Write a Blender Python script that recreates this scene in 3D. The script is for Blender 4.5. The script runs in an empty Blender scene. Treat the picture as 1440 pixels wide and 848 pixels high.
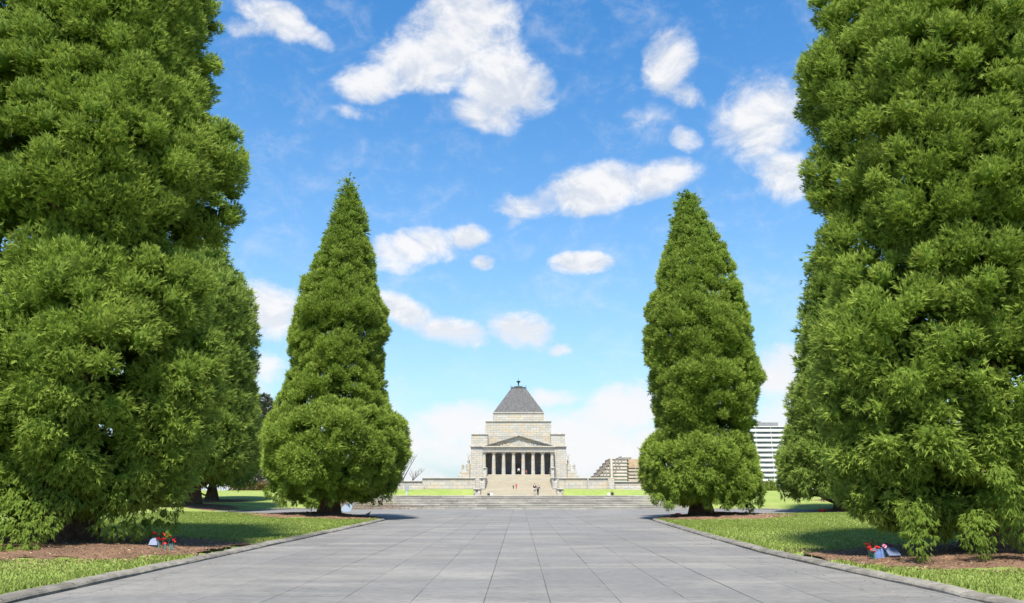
import bpy, bmesh, math, random
import numpy as np
from mathutils import Vector, Matrix
R_ = math.radians
random.seed(7)
SC = bpy.context.scene
COL = SC.collection

# ------------------------------------------------------------------ camera
F_PX, TH, PSI, CAMZ = 1080.0, R_(13.88), R_(0.54), 1.6
cam_d = bpy.data.cameras.new('camera')
cam_d.sensor_width = 36.0
cam_d.lens = 36.0 * F_PX / 1440.0
cam_d.clip_start, cam_d.clip_end = 0.1, 12000
cam = bpy.data.objects.new('camera', cam_d)
COL.objects.link(cam)
cam.location = (0, 0, CAMZ)
cam.rotation_euler = (R_(90) + TH, 0, PSI)
SC.camera = cam
CF = np.array([-math.sin(PSI) * math.cos(TH), math.cos(PSI) * math.cos(TH), math.sin(TH)])
CR = np.array([math.cos(PSI), math.sin(PSI), 0.0])
CU = np.cross(CR, CF)


def ray(px, py):
    d = CF + CR * ((px - 720.0) / F_PX) + CU * ((424.0 - py) / F_PX)
    return d / np.linalg.norm(d)


def at(px, py, Y):
    """photo pixel seen at distance Y -> (X, Z)"""
    d = ray(px, py)
    t = Y / d[1]
    return d[0] * t, CAMZ + d[2] * t


# ------------------------------------------------------------------ light
SUN_AZ, SUN_EL = R_(186.0), R_(62.0)          # azimuth clockwise from +Y
SUNV = Vector((math.sin(SUN_AZ) * math.cos(SUN_EL), math.cos(SUN_AZ) * math.cos(SUN_EL), math.sin(SUN_EL)))
sd = bpy.data.lights.new('sun', 'SUN')
sd.energy, sd.angle, sd.color = 4.9, R_(6.0), (1.0, 0.95, 0.86)
sun = bpy.data.objects.new('sun', sd)
COL.objects.link(sun)
sun.rotation_euler = SUNV.to_track_quat('Z', 'Y').to_euler()
SC.view_settings.view_transform = 'Standard'
SC.view_settings.look = 'None'
SC.view_settings.gamma = 1.0
SC.view_settings.exposure = 1.15
SC.view_settings.use_curve_mapping = False


# ------------------------------------------------------------------ node helper
class NT:
    def __init__(s, tree):
        s.t = tree

    def n(s, typ, ins=None, **props):
        nd = s.t.nodes.new(typ)
        for k, v in props.items():
            setattr(nd, k, v)
        for k, v in (ins or {}).items():
            sock = nd.inputs[k]
            if isinstance(v, bpy.types.NodeSocket):
                s.t.links.new(v, sock)
            elif isinstance(v, bpy.types.Node):
                s.t.links.new(v.outputs[0], sock)
            else:
                sock.default_value = v
        return nd

    def math(s, op, a, b=0.0, c=0.0, clamp=False):
        return s.n('ShaderNodeMath', {0: a, 1: b, 2: c}, operation=op, use_clamp=clamp).outputs[0]

    def dot(s, a, b):
        return s.n('ShaderNodeVectorMath', {0: a, 1: b}, operation='DOT_PRODUCT').outputs['Value']

    def mix(s, f, a, b, blend='MIX'):
        nd = s.t.nodes.new('ShaderNodeMix')
        nd.data_type, nd.blend_type = 'RGBA', blend
        for i, v in ((0, f), (6, a), (7, b)):
            if isinstance(v, bpy.types.NodeSocket):
                s.t.links.new(v, nd.inputs[i])
            else:
                nd.inputs[i].default_value = (tuple(v) + (1,))[:4] if i else v
        return nd.outputs[2]

    def noise(s, vec, scale, detail=4, rough=0.55, dist=0.0):
        ins = {'Scale': scale, 'Detail': detail, 'Roughness': rough, 'Distortion': dist}
        if vec is not None:
            ins['Vector'] = vec
        return s.n('ShaderNodeTexNoise', ins)

    def ramp(s, f, stops):
        nd = s.n('ShaderNodeValToRGB', {0: f})
        e = nd.color_ramp.elements
        while len(e) < len(stops):
            e.new(0.5)
        for i, (p, c) in enumerate(stops):
            e[i].position = p
            e[i].color = (tuple(c) + (1,))[:4] if hasattr(c, '__len__') else (c, c, c, 1)
        return nd.outputs[0]

    def smooth(s, v, lo, hi, a=0.0, b=1.0):
        nd = s.n('ShaderNodeMapRange', {0: v, 1: lo, 2: hi, 3: a, 4: b}, interpolation_type='SMOOTHSTEP')
        return nd.outputs[0]

    def scalev(s, vec, sc):
        return s.n('ShaderNodeMapping', {'Vector': vec, 'Scale': sc}).outputs[0]


# ------------------------------------------------------------------ world: sky and clouds
world = bpy.data.worlds.new('World')
SC.world = world
world.use_nodes = True
wt = world.node_tree
wt.nodes.clear()
W = NT(wt)
sky = W.n('ShaderNodeTexSky')
sky.sky_type = 'NISHITA'
sky.sun_disc = False
sky.sun_elevation = SUN_EL
sky.sun_rotation = SUN_AZ
sky.altitude = 30
sky.air_density, sky.dust_density, sky.ozone_density = 1.0, 0.6, 2.0
SKY_STRENGTH = 0.092
gen = W.n('ShaderNodeTexCoord').outputs['Generated']
dirv = W.n('ShaderNodeVectorMath', {0: gen}, operation='NORMALIZE').outputs[0]
# photo clouds as soft ellipses in sky direction: px, py, rx, ry, tilt(deg), weight
CL = [(388, 28, 66, 34, 15, 1.0), (438, 56, 44, 20, 20, .8), (345, 42, 36, 20, 0, .7),
      (660, 20, 90, 60, 20, 1.1), (610, 78, 110, 56, -12, 1.2), (525, 118, 76, 34, -14, 1.0), (712, 118, 80, 60, 15, 1.3),
      (690, 158, 66, 38, 10, 1.0), (500, 160, 46, 16, 0, .62), (700, 70, 80, 46, 40, .8), (580, 45, 60, 40, -30, .7),
      (940, 88, 50, 52, 25, 1.15), (968, 130, 40, 28, 30, .85), (964, 198, 28, 26, 0, .78), (910, 165, 60, 24, 0, .42),
      (1075, 170, 84, 76, -35, 1.1), (1105, 245, 50, 50, 40, 1.0), (1030, 185, 44, 34, 0, .7),
      (835, 266, 112, 40, -4, 1.25), (745, 286, 66, 26, -8, .95), (925, 256, 78, 32, -16, 1.0), (720, 310, 30, 14, -40, .5),
      (580, 345, 80, 34, -5, 1.1), (648, 332, 56, 20, -8, .95), (555, 372, 48, 16, 0, .7),
      (677, 367, 24, 14, 0, .95), (818, 371, 56, 21, 0, 1.15),
      (372, 440, 66, 50, 20, 1.1), (376, 520, 34, 26, 0, .8),
      (570, 436, 70, 26, 15, 1.1), (640, 466, 66, 28, 15, 1.1), (735, 464, 66, 36, 10, 1.05), (795, 494, 26, 12, 0, .8),
      (640, 592, 100, 36, -6, 1.1), (560, 620, 130, 60, 0, .9), (770, 560, 62, 20, 0, .9), (880, 578, 90, 50, -8, 1.2),
      (800, 625, 260, 70, 0, 1.1), (1095, 525, 56, 56, 0, 1.15), (1110, 600, 90, 60, 0, 1.0), (470, 700, 300, 60, 0, 1.0), (1000, 690, 300, 70, 0, 1.0),
      (250, 560, 160, 60, 0, .8), (1240, 420, 100, 40, 0, .9), (1500, 200, 120, 70, 0, 1.0), (1650, 420, 150, 60, 0, 1.0),
      (120, 240, 120, 50, 0, .9), (-120, 120, 130, 60, 10, 1.0), (-220, 430, 170, 60, 0, 1.0), (520, -110, 130, 60, 0, 1.0), (1000, -140, 140, 60, 0, 1.0)]
wn1 = W.noise(dirv, 9.0, 5, .6)
wc = W.n('ShaderNodeVectorMath', {0: wn1.outputs['Color'], 1: (.5, .5, .5)}, operation='SUBTRACT').outputs[0]
warp = W.n('ShaderNodeVectorMath', {0: wc, 1: (.05, .05, .035), 2: dirv}, operation='MULTIPLY_ADD').outputs[0]
field = None
for (px, py, rx, ry, tilt, wgt) in CL:
    c = ray(px, py)
    e1 = np.cross(c, [0, 0, 1.0]); e1 /= np.linalg.norm(e1)
    e2 = np.cross(e1, c)
    loc_f = F_PX / max(.25, float(np.dot(c, CF)))
    a = R_(-tilt)
    f1 = (e1 * math.cos(a) + e2 * math.sin(a)) * loc_f / rx
    f2 = (-e1 * math.sin(a) + e2 * math.cos(a)) * loc_f / ry
    d1 = W.math('SUBTRACT', W.dot(warp, tuple(f1)), float(np.dot(c, f1)))
    d2 = W.math('SUBTRACT', W.dot(warp, tuple(f2)), float(np.dot(c, f2)))
    q = W.math('MULTIPLY_ADD', d2, d2, W.math('MULTIPLY', d1, d1))
    v = W.math('MULTIPLY', W.math('SUBTRACT', 1.0, q, clamp=True), wgt)
    # blobs only on their own side of the sky
    if c[1] < .9:
        v = W.math('MULTIPLY', v, W.smooth(W.dot(dirv, tuple(c)), .2, .5))
    field = v if field is None else W.math('SMOOTH_MAX', field, v, 0.25)
front = W.smooth(W.dot(dirv, tuple(ray(720, 380))), .62, .82)      # rest of the sky: scattered clouds of the same kind
rest = W.smooth(W.noise(W.scalev(dirv, (1, 1, 1.8)), 3.2, 6, .55).outputs[0], .5, .72, 0, 1.0)
field = W.math('MAXIMUM', field, W.math('MULTIPLY', rest, W.math('SUBTRACT', 1.0, front)))
wn2 = W.noise(W.scalev(dirv, (1, 1, 1.5)), 16.0, 8, .62, .6).outputs[0]
wn3 = W.noise(W.scalev(dirv, (1, 1, 1.4)), 6.0, 4, .5).outputs[0]
dens = W.math('MULTIPLY_ADD', W.math('SUBTRACT', wn2, .5), 1.35, field)
dens = W.math('MULTIPLY_ADD', W.math('SUBTRACT', wn3, .5), .5, dens)
wn4 = W.noise(W.scalev(dirv, (1, 1, 1.3)), 55.0, 6, .65, .3).outputs[0]
dens = W.math('MULTIPLY_ADD', W.math('SUBTRACT', wn4, .5), .75, dens)
dens = W.math('MULTIPLY', W.smooth(dens, .08, 1.05), W.smooth(field, 0.0, .42))
sep = W.n('ShaderNodeSeparateXYZ', {0: dirv})
skyc = W.n('ShaderNodeHueSaturation', {'Saturation': 1.34, 'Value': 1.0, 'Color': sky.outputs[0]}).outputs[0]
skyc = W.mix(1.0, skyc, (1.0, 1.20, 1.20), 'MULTIPLY')
hz = W.math('POWER', W.math('SUBTRACT', 1.0, sep.outputs[2], clamp=True), 3.9)
skyc = W.mix(W.math('MULTIPLY', hz, .92), skyc, (2.95, 3.65, 4.15))
upd = W.n('ShaderNodeVectorMath', {0: W.scalev(dirv, (1, 1, 1.5)), 1: (0, 0, .022)}, operation='ADD').outputs[0]
wn2b = W.noise(upd, 16.0, 8, .62, .6).outputs[0]
relief = W.math('SUBTRACT', wn2, wn2b)
cshade = W.smooth(W.math('MULTIPLY_ADD', relief, 1.25, W.math('MULTIPLY', wn3, .9)), .22, .62)
cshade = W.math('MAXIMUM', cshade, W.smooth(sep.outputs[2], .30, .10, 0.0, .92))
cloudc = W.mix(cshade, (3.45, 3.7, 4.15), (4.75, 4.75, 4.8))
fin = W.mix(W.math('MULTIPLY', dens, .96), skyc, cloudc)
bg = W.n('ShaderNodeBackground', {'Color': fin, 'Strength': SKY_STRENGTH})
wt.links.new(bg.outputs[0], W.n('ShaderNodeOutputWorld').inputs[0])
world.cycles.sampling_method = 'MANUAL'
world.cycles.sample_map_resolution = 512


# ------------------------------------------------------------------ materials
MATS = {}


def material(name, build):
    m = bpy.data.materials.new(name)
    m.use_nodes = True
    m.node_tree.nodes.clear()
    T = NT(m.node_tree)
    sh = build(T)
    out = T.n('ShaderNodeOutputMaterial')
    m.node_tree.links.new(sh.outputs[0] if isinstance(sh, bpy.types.Node) else sh, out.inputs[0])
    MATS[name] = m
    return m


def bsdf(T, col, rough=.8, spec=.25, bump=None, bstr=.3, bdist=.02, metal=0.0):
    ins = {'Base Color': (tuple(col) + (1,))[:4] if not isinstance(col, bpy.types.NodeSocket) else col,
           'Roughness': rough, 'Specular IOR Level': spec, 'Metallic': metal}
    if bump is not None:
        ins['Normal'] = T.n('ShaderNodeBump', {'Height': bump, 'Strength': bstr, 'Distance': bdist}).outputs[0]
    return T.n('ShaderNodeBsdfPrincipled', ins)


def plain(name, col, rough=.7, spec=.3, var=.25, scale=6.0, metal=0.0, bstr=.15):
    def b(T):
        co = T.n('ShaderNodeTexCoord').outputs['Object']
        n = T.noise(co, scale, 5, .6).outputs[0]
        c = T.mix(T.smooth(n, .3, .7), [x * (1 - var) for x in col], [min(1, x * (1 + var)) for x in col])
        return bsdf(T, c, rough, spec, n, bstr, .01, metal)
    return material(name, b)


def world_pos(T):
    return T.n('ShaderNodeNewGeometry').outputs['Position']


def m_concrete(T):
    p = world_pos(T)
    rnd = T.n('ShaderNodeObjectInfo').outputs['Random']
    broom = T.noise(T.scalev(p, (2.2, 26, 1)), 1.6, 5, .65).outputs[0]       # brushed across the road
    wide = T.noise(T.scalev(p, (.35, 1.3, 1)), 1.0, 6, .62, .4).outputs[0]
    fine = T.noise(p, 60, 3, .6).outputs[0]
    spots = T.noise(p, 5.0, 6, .7, 1.0).outputs[0]
    big = T.noise(T.scalev(p, (.16, .5, 1)), 1.0, 4, .6, .8).outputs[0]
    c = T.mix(T.smooth(wide, .3, .72), (.108, .104, .100), (.174, .166, .154))
    c = T.mix(T.smooth(big, .40, .60, 0, .75), c, (.088, .087, .089))
    c = T.mix(T.smooth(broom, .40, .66, 0, .6), c, (.205, .196, .184))
    c = T.mix(T.smooth(spots, .52, .68, 0, .55), c, (.080, .077, .075))
    c = T.mix(T.smooth(fine, .55, .75, 0, .4), c, (.075, .073, .072))
    hs = T.n('ShaderNodeHueSaturation', {'Value': T.math('MULTIPLY_ADD', rnd, .12, .94), 'Color': c}).outputs[0]
    h = T.math('MULTIPLY_ADD', fine, .4, broom)
    return bsdf(T, hs, .82, .3, h, .35, .01)


def m_kerb(T):
    p = world_pos(T)
    rnd = T.n('ShaderNodeObjectInfo').outputs['Random']
    n1 = T.noise(p, 3.0, 7, .7).outputs[0]
    n2 = T.noise(p, 26, 5, .7).outputs[0]
    c = T.mix(T.smooth(n1, .3, .7), (.10, .093, .08), (.205, .19, .165))
    c = T.mix(T.smooth(n2, .5, .7, 0, .6), c, (.05, .048, .042))
    c = T.n('ShaderNodeHueSaturation', {'Value': T.math('MULTIPLY_ADD', rnd, .35, .8), 'Color': c}).outputs[0]
    return bsdf(T, c, .9, .2, T.math('MULTIPLY_ADD', n2, .6, n1), .6, .02)


def m_joint(T):
    p = world_pos(T)
    n = T.noise(p, 4, 5, .6).outputs[0]
    return bsdf(T, T.mix(T.smooth(n, .35, .65), (.065, .062, .056), (.115, .108, .095)), .95, .1)


def m_steps(T):
    p = world_pos(T)
    rnd = T.n('ShaderNodeObjectInfo').outputs['Random']
    n1 = T.noise(T.scalev(p, (1, 1, 3)), .8, 6, .65).outputs[0]
    n2 = T.noise(T.scalev(p, (2, 2, 9)), 2.5, 5, .7).outputs[0]
    c = T.mix(T.smooth(n1, .3, .7), (.215, .206, .186), (.32, .305, .272))
    c = T.mix(T.smooth(n2, .55, .75, 0, .6), c, (.15, .145, .134))
    c = T.n('ShaderNodeHueSaturation', {'Value': T.math('MULTIPLY_ADD', rnd, .4, .8), 'Color': c}).outputs[0]
    return bsdf(T, c, .85, .25, n2, .3, .02)


def ashlar(T, c1, c2, stain, bw, bh, mort=.02, stain_amt=.55, grey=(.36, .35, .33)):
    p = world_pos(T)
    s = T.n('ShaderNodeSeparateXYZ', {0: p})
    v = T.n('ShaderNodeCombineXYZ', {0: T.math('ADD', s.outputs[0], s.outputs[1]), 1: s.outputs[2]}).outputs[0]
    br = T.n('ShaderNodeTexBrick', {'Vector': v, 'Color1': (0, 0, 0, 1), 'Color2': (1, 1, 1, 1), 'Mortar': (.5, .5, .5, 1), 'Scale': 1.0,
                                    'Mortar Size': mort, 'Mortar Smooth': .3, 'Bias': 0.0, 'Brick Width': bw, 'Row Height': bh})
    n1 = T.noise(T.scalev(p, (1, 1, 2.2)), .35, 6, .62).outputs[0]
    n2 = T.noise(p, 2.2, 5, .65).outputs[0]
    n3 = T.noise(T.scalev(p, (1.2, 1.2, .25)), .9, 4, .6).outputs[0]
    c = T.mix(T.smooth(T.math('MULTIPLY_ADD', br.outputs[0], .45, T.math('MULTIPLY', n2, .6)), .2, .85), c1, c2)
    pick = T.smooth(T.math('MULTIPLY_ADD', br.outputs[0], .42, T.math('MULTIPLY', n1, .8)), .6, .78)
    c = T.mix(T.math('MULTIPLY', pick, stain_amt), c, stain)
    c = T.mix(T.smooth(n3, .55, .75, 0, .5), c, grey)
    c = T.mix(T.math('MULTIPLY', br.outputs['Fac'], .6), c, [x * .6 for x in c1])
    h = T.math('SUBTRACT', T.math('MULTIPLY', n2, .4), br.outputs['Fac'])
    return bsdf(T, c, .85, .25, h, .7, .08)


material('concrete', m_concrete)
material('kerb_stone', m_kerb)
material('joint_dirt', m_joint)
material('step_stone', m_steps)
material('granite', lambda T: ashlar(T, (.315, .300, .262), (.425, .408, .36), (.38, .285, .155), 1.7, .62, .03, .55, (.255, .25, .237)))
material('granite_grey', lambda T: ashlar(T, (.33, .316, .285), (.43, .412, .372), (.38, .30, .18), 1.5, .55, .03, .4, (.185, .18, .17)))
material('stair_stone', lambda T: ashlar(T, (.345, .31, .24), (.43, .39, .31), (.38, .30, .185), 1.9, .153, .012, .35, (.23, .21, .175)))
material('wall_stone', lambda T: ashlar(T, (.315, .297, .252), (.42, .395, .338), (.37, .29, .16), 1.6, .7, .03, .45, (.18, .175, .16)))


def m_roof(T):
    p = world_pos(T)
    n1 = T.noise(T.scalev(p, (2.2, 2.2, .15)), 1.2, 5, .6).outputs[0]
    n2 = T.noise(p, 1.5, 5, .6).outputs[0]
    c = T.mix(T.smooth(n1, .35, .65), (.098, .095, .098), (.15, .146, .148))
    c = T.mix(T.smooth(n2, .5, .8, 0, .25), c, (.14, .112, .098))
    return bsdf(T, c, .8, .2, n1, .15, .02)


material('roof_granite', m_roof)
plain('bronze', (.045, .05, .045), .5, .4, .3)
plain('porch_dark', (.15, .142, .148), .9, .1, .25, 1.5)  # shade of the deep porch put into a darker wall colour
plain('bark', (.09, .06, .042), .95, .1, .45, 9, 0, .9)
plain('pale_bark', (.26, .235, .2), .9, .1, .3, 4)


def m_lawn(T):
    p = world_pos(T)
    n0 = T.noise(p, .12, 4, .6).outputs[0]
    n1 = T.noise(T.scalev(p, (1, .6, 1)), .9, 6, .65).outputs[0]
    n2 = T.noise(T.scalev(p, (1, .45, 1)), 9, 6, .72).outputs[0]
    n3 = T.noise(p, 55, 4, .7).outputs[0]
    c = T.mix(T.smooth(n1, .3, .72), (.140, .195, .042), (.205, .255, .062))
    c = T.mix(T.smooth(n0, .42, .7, 0, .55), c, (.245, .262, .085))
    c = T.mix(T.smooth(n2, .5, .75, 0, .5), c, (.095, .16, .028))
    c = T.mix(T.smooth(n3, .52, .75, 0, .45), c, (.23, .285, .09))
    n4 = T.noise(T.scalev(p, (1, .5, 1)), .45, 6, .72, .8).outputs[0]
    c = T.mix(T.smooth(n4, .52, .70, 0, .6), c, (.235, .205, .085))
    return bsdf(T, c, .9, .12, T.math('MULTIPLY_ADD', n3, .5, n2), .8, .04)


material('lawn_green', m_lawn)


def m_blade(T):
    p = world_pos(T)
    rnd = T.n('ShaderNodeAttribute', attribute_name='tint').outputs['Fac']
    n1 = T.noise(p, .7, 4, .6).outputs[0]
    c = T.mix(rnd, (.145, .205, .036), (.25, .30, .078))
    c = T.mix(T.smooth(n1, .5, .75, 0, .5), c, (.245, .255, .075))
    c = T.mix(T.smooth(rnd, .9, .97, 0, .6), c, (.30, .26, .12))
    d = bsdf(T, c, .8, .1)
    tr = T.n('ShaderNodeBsdfTranslucent', {'Color': c})
    return T.n('ShaderNodeMixShader', {0: .42, 1: d, 2: tr})


material('grass_blade', m_blade)


def m_mulch(T):
    p = world_pos(T)
    n1 = T.noise(p, 1.1, 5, .65).outputs[0]
    n2 = T.noise(p, 16, 6, .75, .6).outputs[0]
    c = T.mix(T.smooth(n1, .3, .7), (.125, .075, .05), (.21, .125, .08))
    c = T.mix(T.smooth(n2, .48, .72, 0, .65), c, (.30, .21, .14))
    c = T.mix(T.smooth(n2, .5, .3, 0, .7), c, (.04, .026, .02))
    return bsdf(T, c, .95, .1, n2, 1.0, .06)


material('mulch', m_mulch)


def m_litter(T):
    rnd = T.n('ShaderNodeAttribute', attribute_name='tint').outputs['Fac']
    c = T.ramp(rnd, [(0, (.06, .035, .024)), (.4, (.15, .085, .05)), (.75, (.25, .15, .08)), (1, (.38, .29, .2))])
    return bsdf(T, c, .9, .15)


material('litter', m_litter)


def foliage(name, dark, mid, tip, soft=.22, trans=.45):
    def b(T):
        rnd = T.n('ShaderNodeAttribute', attribute_name='tint').outputs['Fac']
        tipf = T.n('ShaderNodeAttribute', attribute_name='tip').outputs['Fac']
        sn = T.n('ShaderNodeAttribute', attribute_name='soft_n').outputs['Vector']
        p = world_pos(T)
        n1 = T.noise(p, .55, 4, .6).outputs[0]
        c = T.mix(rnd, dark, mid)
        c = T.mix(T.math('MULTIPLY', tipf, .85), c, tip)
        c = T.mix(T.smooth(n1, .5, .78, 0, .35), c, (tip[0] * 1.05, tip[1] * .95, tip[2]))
        c = T.mix(T.smooth(rnd, .965, .985, 0, .6), c, (.16, .10, .025))
        n5 = T.noise(p, 1.7, 4, .65).outputs[0]
        c = T.mix(T.smooth(n5, .66, .76, 0, .45), c, (.24, .165, .045))
        g = T.n('ShaderNodeNewGeometry').outputs['Normal']
        nn = T.n('ShaderNodeMix', {0: soft, 4: g, 5: sn}, data_type='VECTOR').outputs[1]
        nn = T.n('ShaderNodeVectorMath', {0: nn}, operation='NORMALIZE').outputs[0]
        d = bsdf(T, c, .7, .12)
        m_ = d.inputs['Normal']
        T.t.links.new(nn, m_)
        tr = T.n('ShaderNodeBsdfTranslucent', {'Color': c, 'Normal': nn})
        return T.n('ShaderNodeMixShader', {0: trans, 1: d, 2: tr})
    return material(name, b)


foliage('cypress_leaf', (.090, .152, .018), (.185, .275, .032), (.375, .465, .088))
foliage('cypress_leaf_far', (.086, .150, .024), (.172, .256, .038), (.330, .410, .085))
foliage('gum_leaf', (.035, .05, .03), (.07, .085, .05), (.10, .115, .07))
foliage('hedge_leaf', (.07, .075, .02), (.12, .11, .03), (.20, .13, .05))
foliage('pale_leaf', (.16, .15, .09), (.22, .21, .13), (.28, .27, .18))


# ------------------------------------------------------------------ object helpers
def link(name, me, mat=None, parent=None, kind=None):
    o = bpy.data.objects.new(name, me)
    COL.objects.link(o)
    if parent is not None:
        o.parent = parent
    if mat is not None and me is not None:
        me.materials.append(MATS[mat] if isinstance(mat, str) else mat)
    if kind:
        o['kind'] = kind
    return o


def thing(name, label, cat, loc=(0, 0, 0), rz=0.0, group=None):
    o = link(name, None)
    o.location = loc
    o.rotation_euler = (0, 0, rz)
    o.empty_display_size = .2
    return tag(o, label, cat, group)


def tag(o, label, cat, group=None):
    o['label'] = label
    o['category'] = cat
    if group:
        o['group'] = group
    return o


def bm_obj(name, bm, mat=None, parent=None, kind=None, smooth=False):
    me = bpy.data.meshes.new(name)
    bmesh.ops.recalc_face_normals(bm, faces=bm.faces)
    bm.to_mesh(me)
    bm.free()
    if smooth:
        for p in me.polygons:
            p.use_smooth = True
    return link(name, me, mat, parent, kind)


def add_box(bm, x0, x1, y0, y1, z0, z1, bev=0.0):
    vs = [bm.verts.new((x, y, z)) for z in (z0, z1) for y in (y0, y1) for x in (x0, x1)]
    fs = [bm.faces.new([vs[i] for i in q]) for q in ((0, 1, 3, 2), (4, 5, 7, 6), (0, 1, 5, 4), (2, 3, 7, 6), (0, 2, 6, 4), (1, 3, 7, 5))]
    if bev > 0:
        es = list({e for f in fs for e in f.edges})
        bmesh.ops.bevel(bm, geom=es, offset=bev, segments=1, affect='EDGES', profile=.5)
    return vs


def box(name, x0, x1, y0, y1, z0, z1, mat, parent=None, bev=0.0, kind=None):
    bm = bmesh.new()
    add_box(bm, x0, x1, y0, y1, z0, z1, bev)
    return bm_obj(name, bm, mat, parent, kind)


def add_tube(bm, pts, rad, sides=8, cap=True):
    pts = [Vector(p) for p in pts]
    rings = []
    for i, p in enumerate(pts):
        d = (pts[min(i + 1, len(pts) - 1)] - pts[max(i - 1, 0)]).normalized()
        a = d.orthogonal().normalized() if i == 0 else (rings_a - d * rings_a.dot(d)).normalized()
        rings_a = a
        b = d.cross(a)
        r = rad[i] if hasattr(rad, '__len__') else rad
        rings.append([bm.verts.new(p + (a * math.cos(t) + b * math.sin(t)) * r) for t in [2 * math.pi * k / sides for k in range(sides)]])
    for r0, r1 in zip(rings, rings[1:]):
        for k in range(sides):
            bm.faces.new((r0[k], r0[(k + 1) % sides], r1[(k + 1) % sides], r1[k]))
    if cap:
        bm.faces.new(rings[0])
        bm.faces.new(rings[-1])
    return rings


def add_lathe(bm, prof, sides=16, c=(0, 0, 0)):
    rings = [[bm.verts.new((c[0] + r * math.cos(2 * math.pi * k / sides), c[1] + r * math.sin(2 * math.pi * k / sides), c[2] + z)) for k in range(sides)] for r, z in prof]
    for r0, r1 in zip(rings, rings[1:]):
        for k in range(sides):
            bm.faces.new((r0[k], r0[(k + 1) % sides], r1[(k + 1) % sides], r1[k]))
    bm.faces.new(rings[0])
    bm.faces.new(rings[-1])


def tri_mesh(name, V, T, attrs=None, vec=None):
    me = bpy.data.meshes.new(name)
    n, m = len(V), len(T)
    me.vertices.add(n)
    me.vertices.foreach_set('co', np.asarray(V, np.float32).ravel())
    me.loops.add(m * 3)
    me.loops.foreach_set('vertex_index', np.asarray(T, np.int32).ravel())
    me.polygons.add(m)
    me.polygons.foreach_set('loop_start', np.arange(0, m * 3, 3, dtype=np.int32))
    me.update(calc_edges=True)
    for k, v in (attrs or {}).items():
        a = me.attributes.new(k, 'FLOAT', 'POINT')
        a.data.foreach_set('value', np.asarray(v, np.float32))
    for k, v in (vec or {}).items():
        a = me.attributes.new(k, 'FLOAT_VECTOR', 'POINT')
        a.data.foreach_set('vector', np.asarray(v, np.float32).ravel())
    return me


def poly_sheet(name, pts, z, mat, kind='structure', thick=0.0):
    bm = bmesh.new()
    vs = [bm.verts.new((x, y, z)) for x, y in pts]
    f = bm.faces.new(vs)
    bmesh.ops.triangulate(bm, faces=[f])
    o = bm_obj(name, bm, mat, None, kind)
    return o


# ------------------------------------------------------------------ ground plan
PAVE = [(-7.5, -20), (-7.5, 38), (-7.6, 45), (-8.0, 47.3), (-9.4, 50.2), (-11.8, 52.3), (-15, 53), (-19.5, 53.2), (-22.6, 55.5), (-23.4, 59.5),
        (-22.3, 66), (-21.2, 73), (21.6, 73), (24, 70), (24.6, 62), (23, 56.5), (19.5, 53.4), (14.6, 53), (11.4, 52.2), (9.1, 50.1), (7.9, 47.3), (7.45, 45),
        (7.1, 38), (6.75, 30), (6.45, 22), (6.55, 18.5), (6.8, 14), (7.0, 8), (7.2, -20)]
PV = np.array(PAVE)


def sdist(P, poly):
    """signed distance, positive outside"""
    P = np.asarray(P, float)
    A = poly
    B = np.roll(poly, -1, 0)
    d = np.full(len(P), 1e9)
    inside = np.zeros(len(P), bool)
    for a, b in zip(A, B):
        ab = b - a
        t = np.clip(((P - a) @ ab) / (ab @ ab), 0, 1)
        q = P - (a + t[:, None] * ab)
        d = np.minimum(d, np.hypot(q[:, 0], q[:, 1]))
        c = ((a[1] > P[:, 1]) != (b[1] > P[:, 1]))
        with np.errstate(divide='ignore', invalid='ignore'):
            xi = (b[0] - a[0]) * (P[:, 1] - a[1]) / (b[1] - a[1] if b[1] != a[1] else 1e-9) + a[0]
        inside ^= c & (P[:, 0] < xi)
    return np.where(inside, -d, d)


def zt(Y):      # the upper terrace seen edge-on falls gently away
    return CAMZ - .0051 * Y


STEP_X = 17.5
_k = np.random.default_rng(3)
_wv = [( _k.uniform(.04, .4), _k.uniform(.04, .4), _k.uniform(0, 6.28), _k.uniform(.006, .02)) for _ in range(10)]
BEDS = [(-11.6, 21.0, 4.5, 4.3, .20), (11.6, 18.6, 5.0, 3.6, .20), (-11.1, 46.8, 4.6, 4.0, .26), (10.9, 47.0, 4.6, 4.0, .26),
        (-26.9, 64.5, 4.2, 3.4, .22), (-31.0, 79.5, 3.6, 3.0, .15), (25.6, 62.5, 4.4, 3.6, .22), (33.0, 79.0, 3.6, 3.0, .15)]


def bed_q(x, y, b):
    ang = np.arctan2(y - b[1], x - b[0])
    wob = 1 + .10 * np.sin(3 * ang + b[0]) + .07 * np.sin(7 * ang + b[1]) + .04 * np.sin(13 * ang)
    return np.hypot((x - b[0]) / b[2], (y - b[1]) / b[3]) / wob


def lawn_h(x, y, mounds=True):
    x, y = np.asarray(x, float), np.asarray(y, float)
    h = .10 + .016 * np.clip(np.abs(x) - 7.5, 0, 30)
    for a, b, c, d in _wv:
        h = h + d * np.sin(a * x + b * y + c)
    s = np.clip((y - 73.0) / 39.0, 0, 1)
    h = h + (1.0 - .0) * s * (1.15 - .0)
    if mounds:
        for b in BEDS:
            h = h + b[4] * np.clip(1 - bed_q(x, y, b), 0, 1) ** .8
    return h


def lawn_z(x, y):
    x, y = np.asarray(x, float), np.asarray(y, float)
    d = sdist(np.stack([x.ravel(), y.ravel()], 1), PV).reshape(x.shape)
    h = lawn_h(x, y)
    h = .10 + (h - .10) * np.clip((d - .3) / 2.5, 0, 1)
    z = np.where(d < .32, -.14 + (.24) * np.clip((d - .12) / .2, 0, 1), h)
    # under the terrace steps
    u = (np.abs(x) < STEP_X + .3) & (y > 72.9)
    return np.where(u, np.minimum(z, -.14), z)


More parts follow.
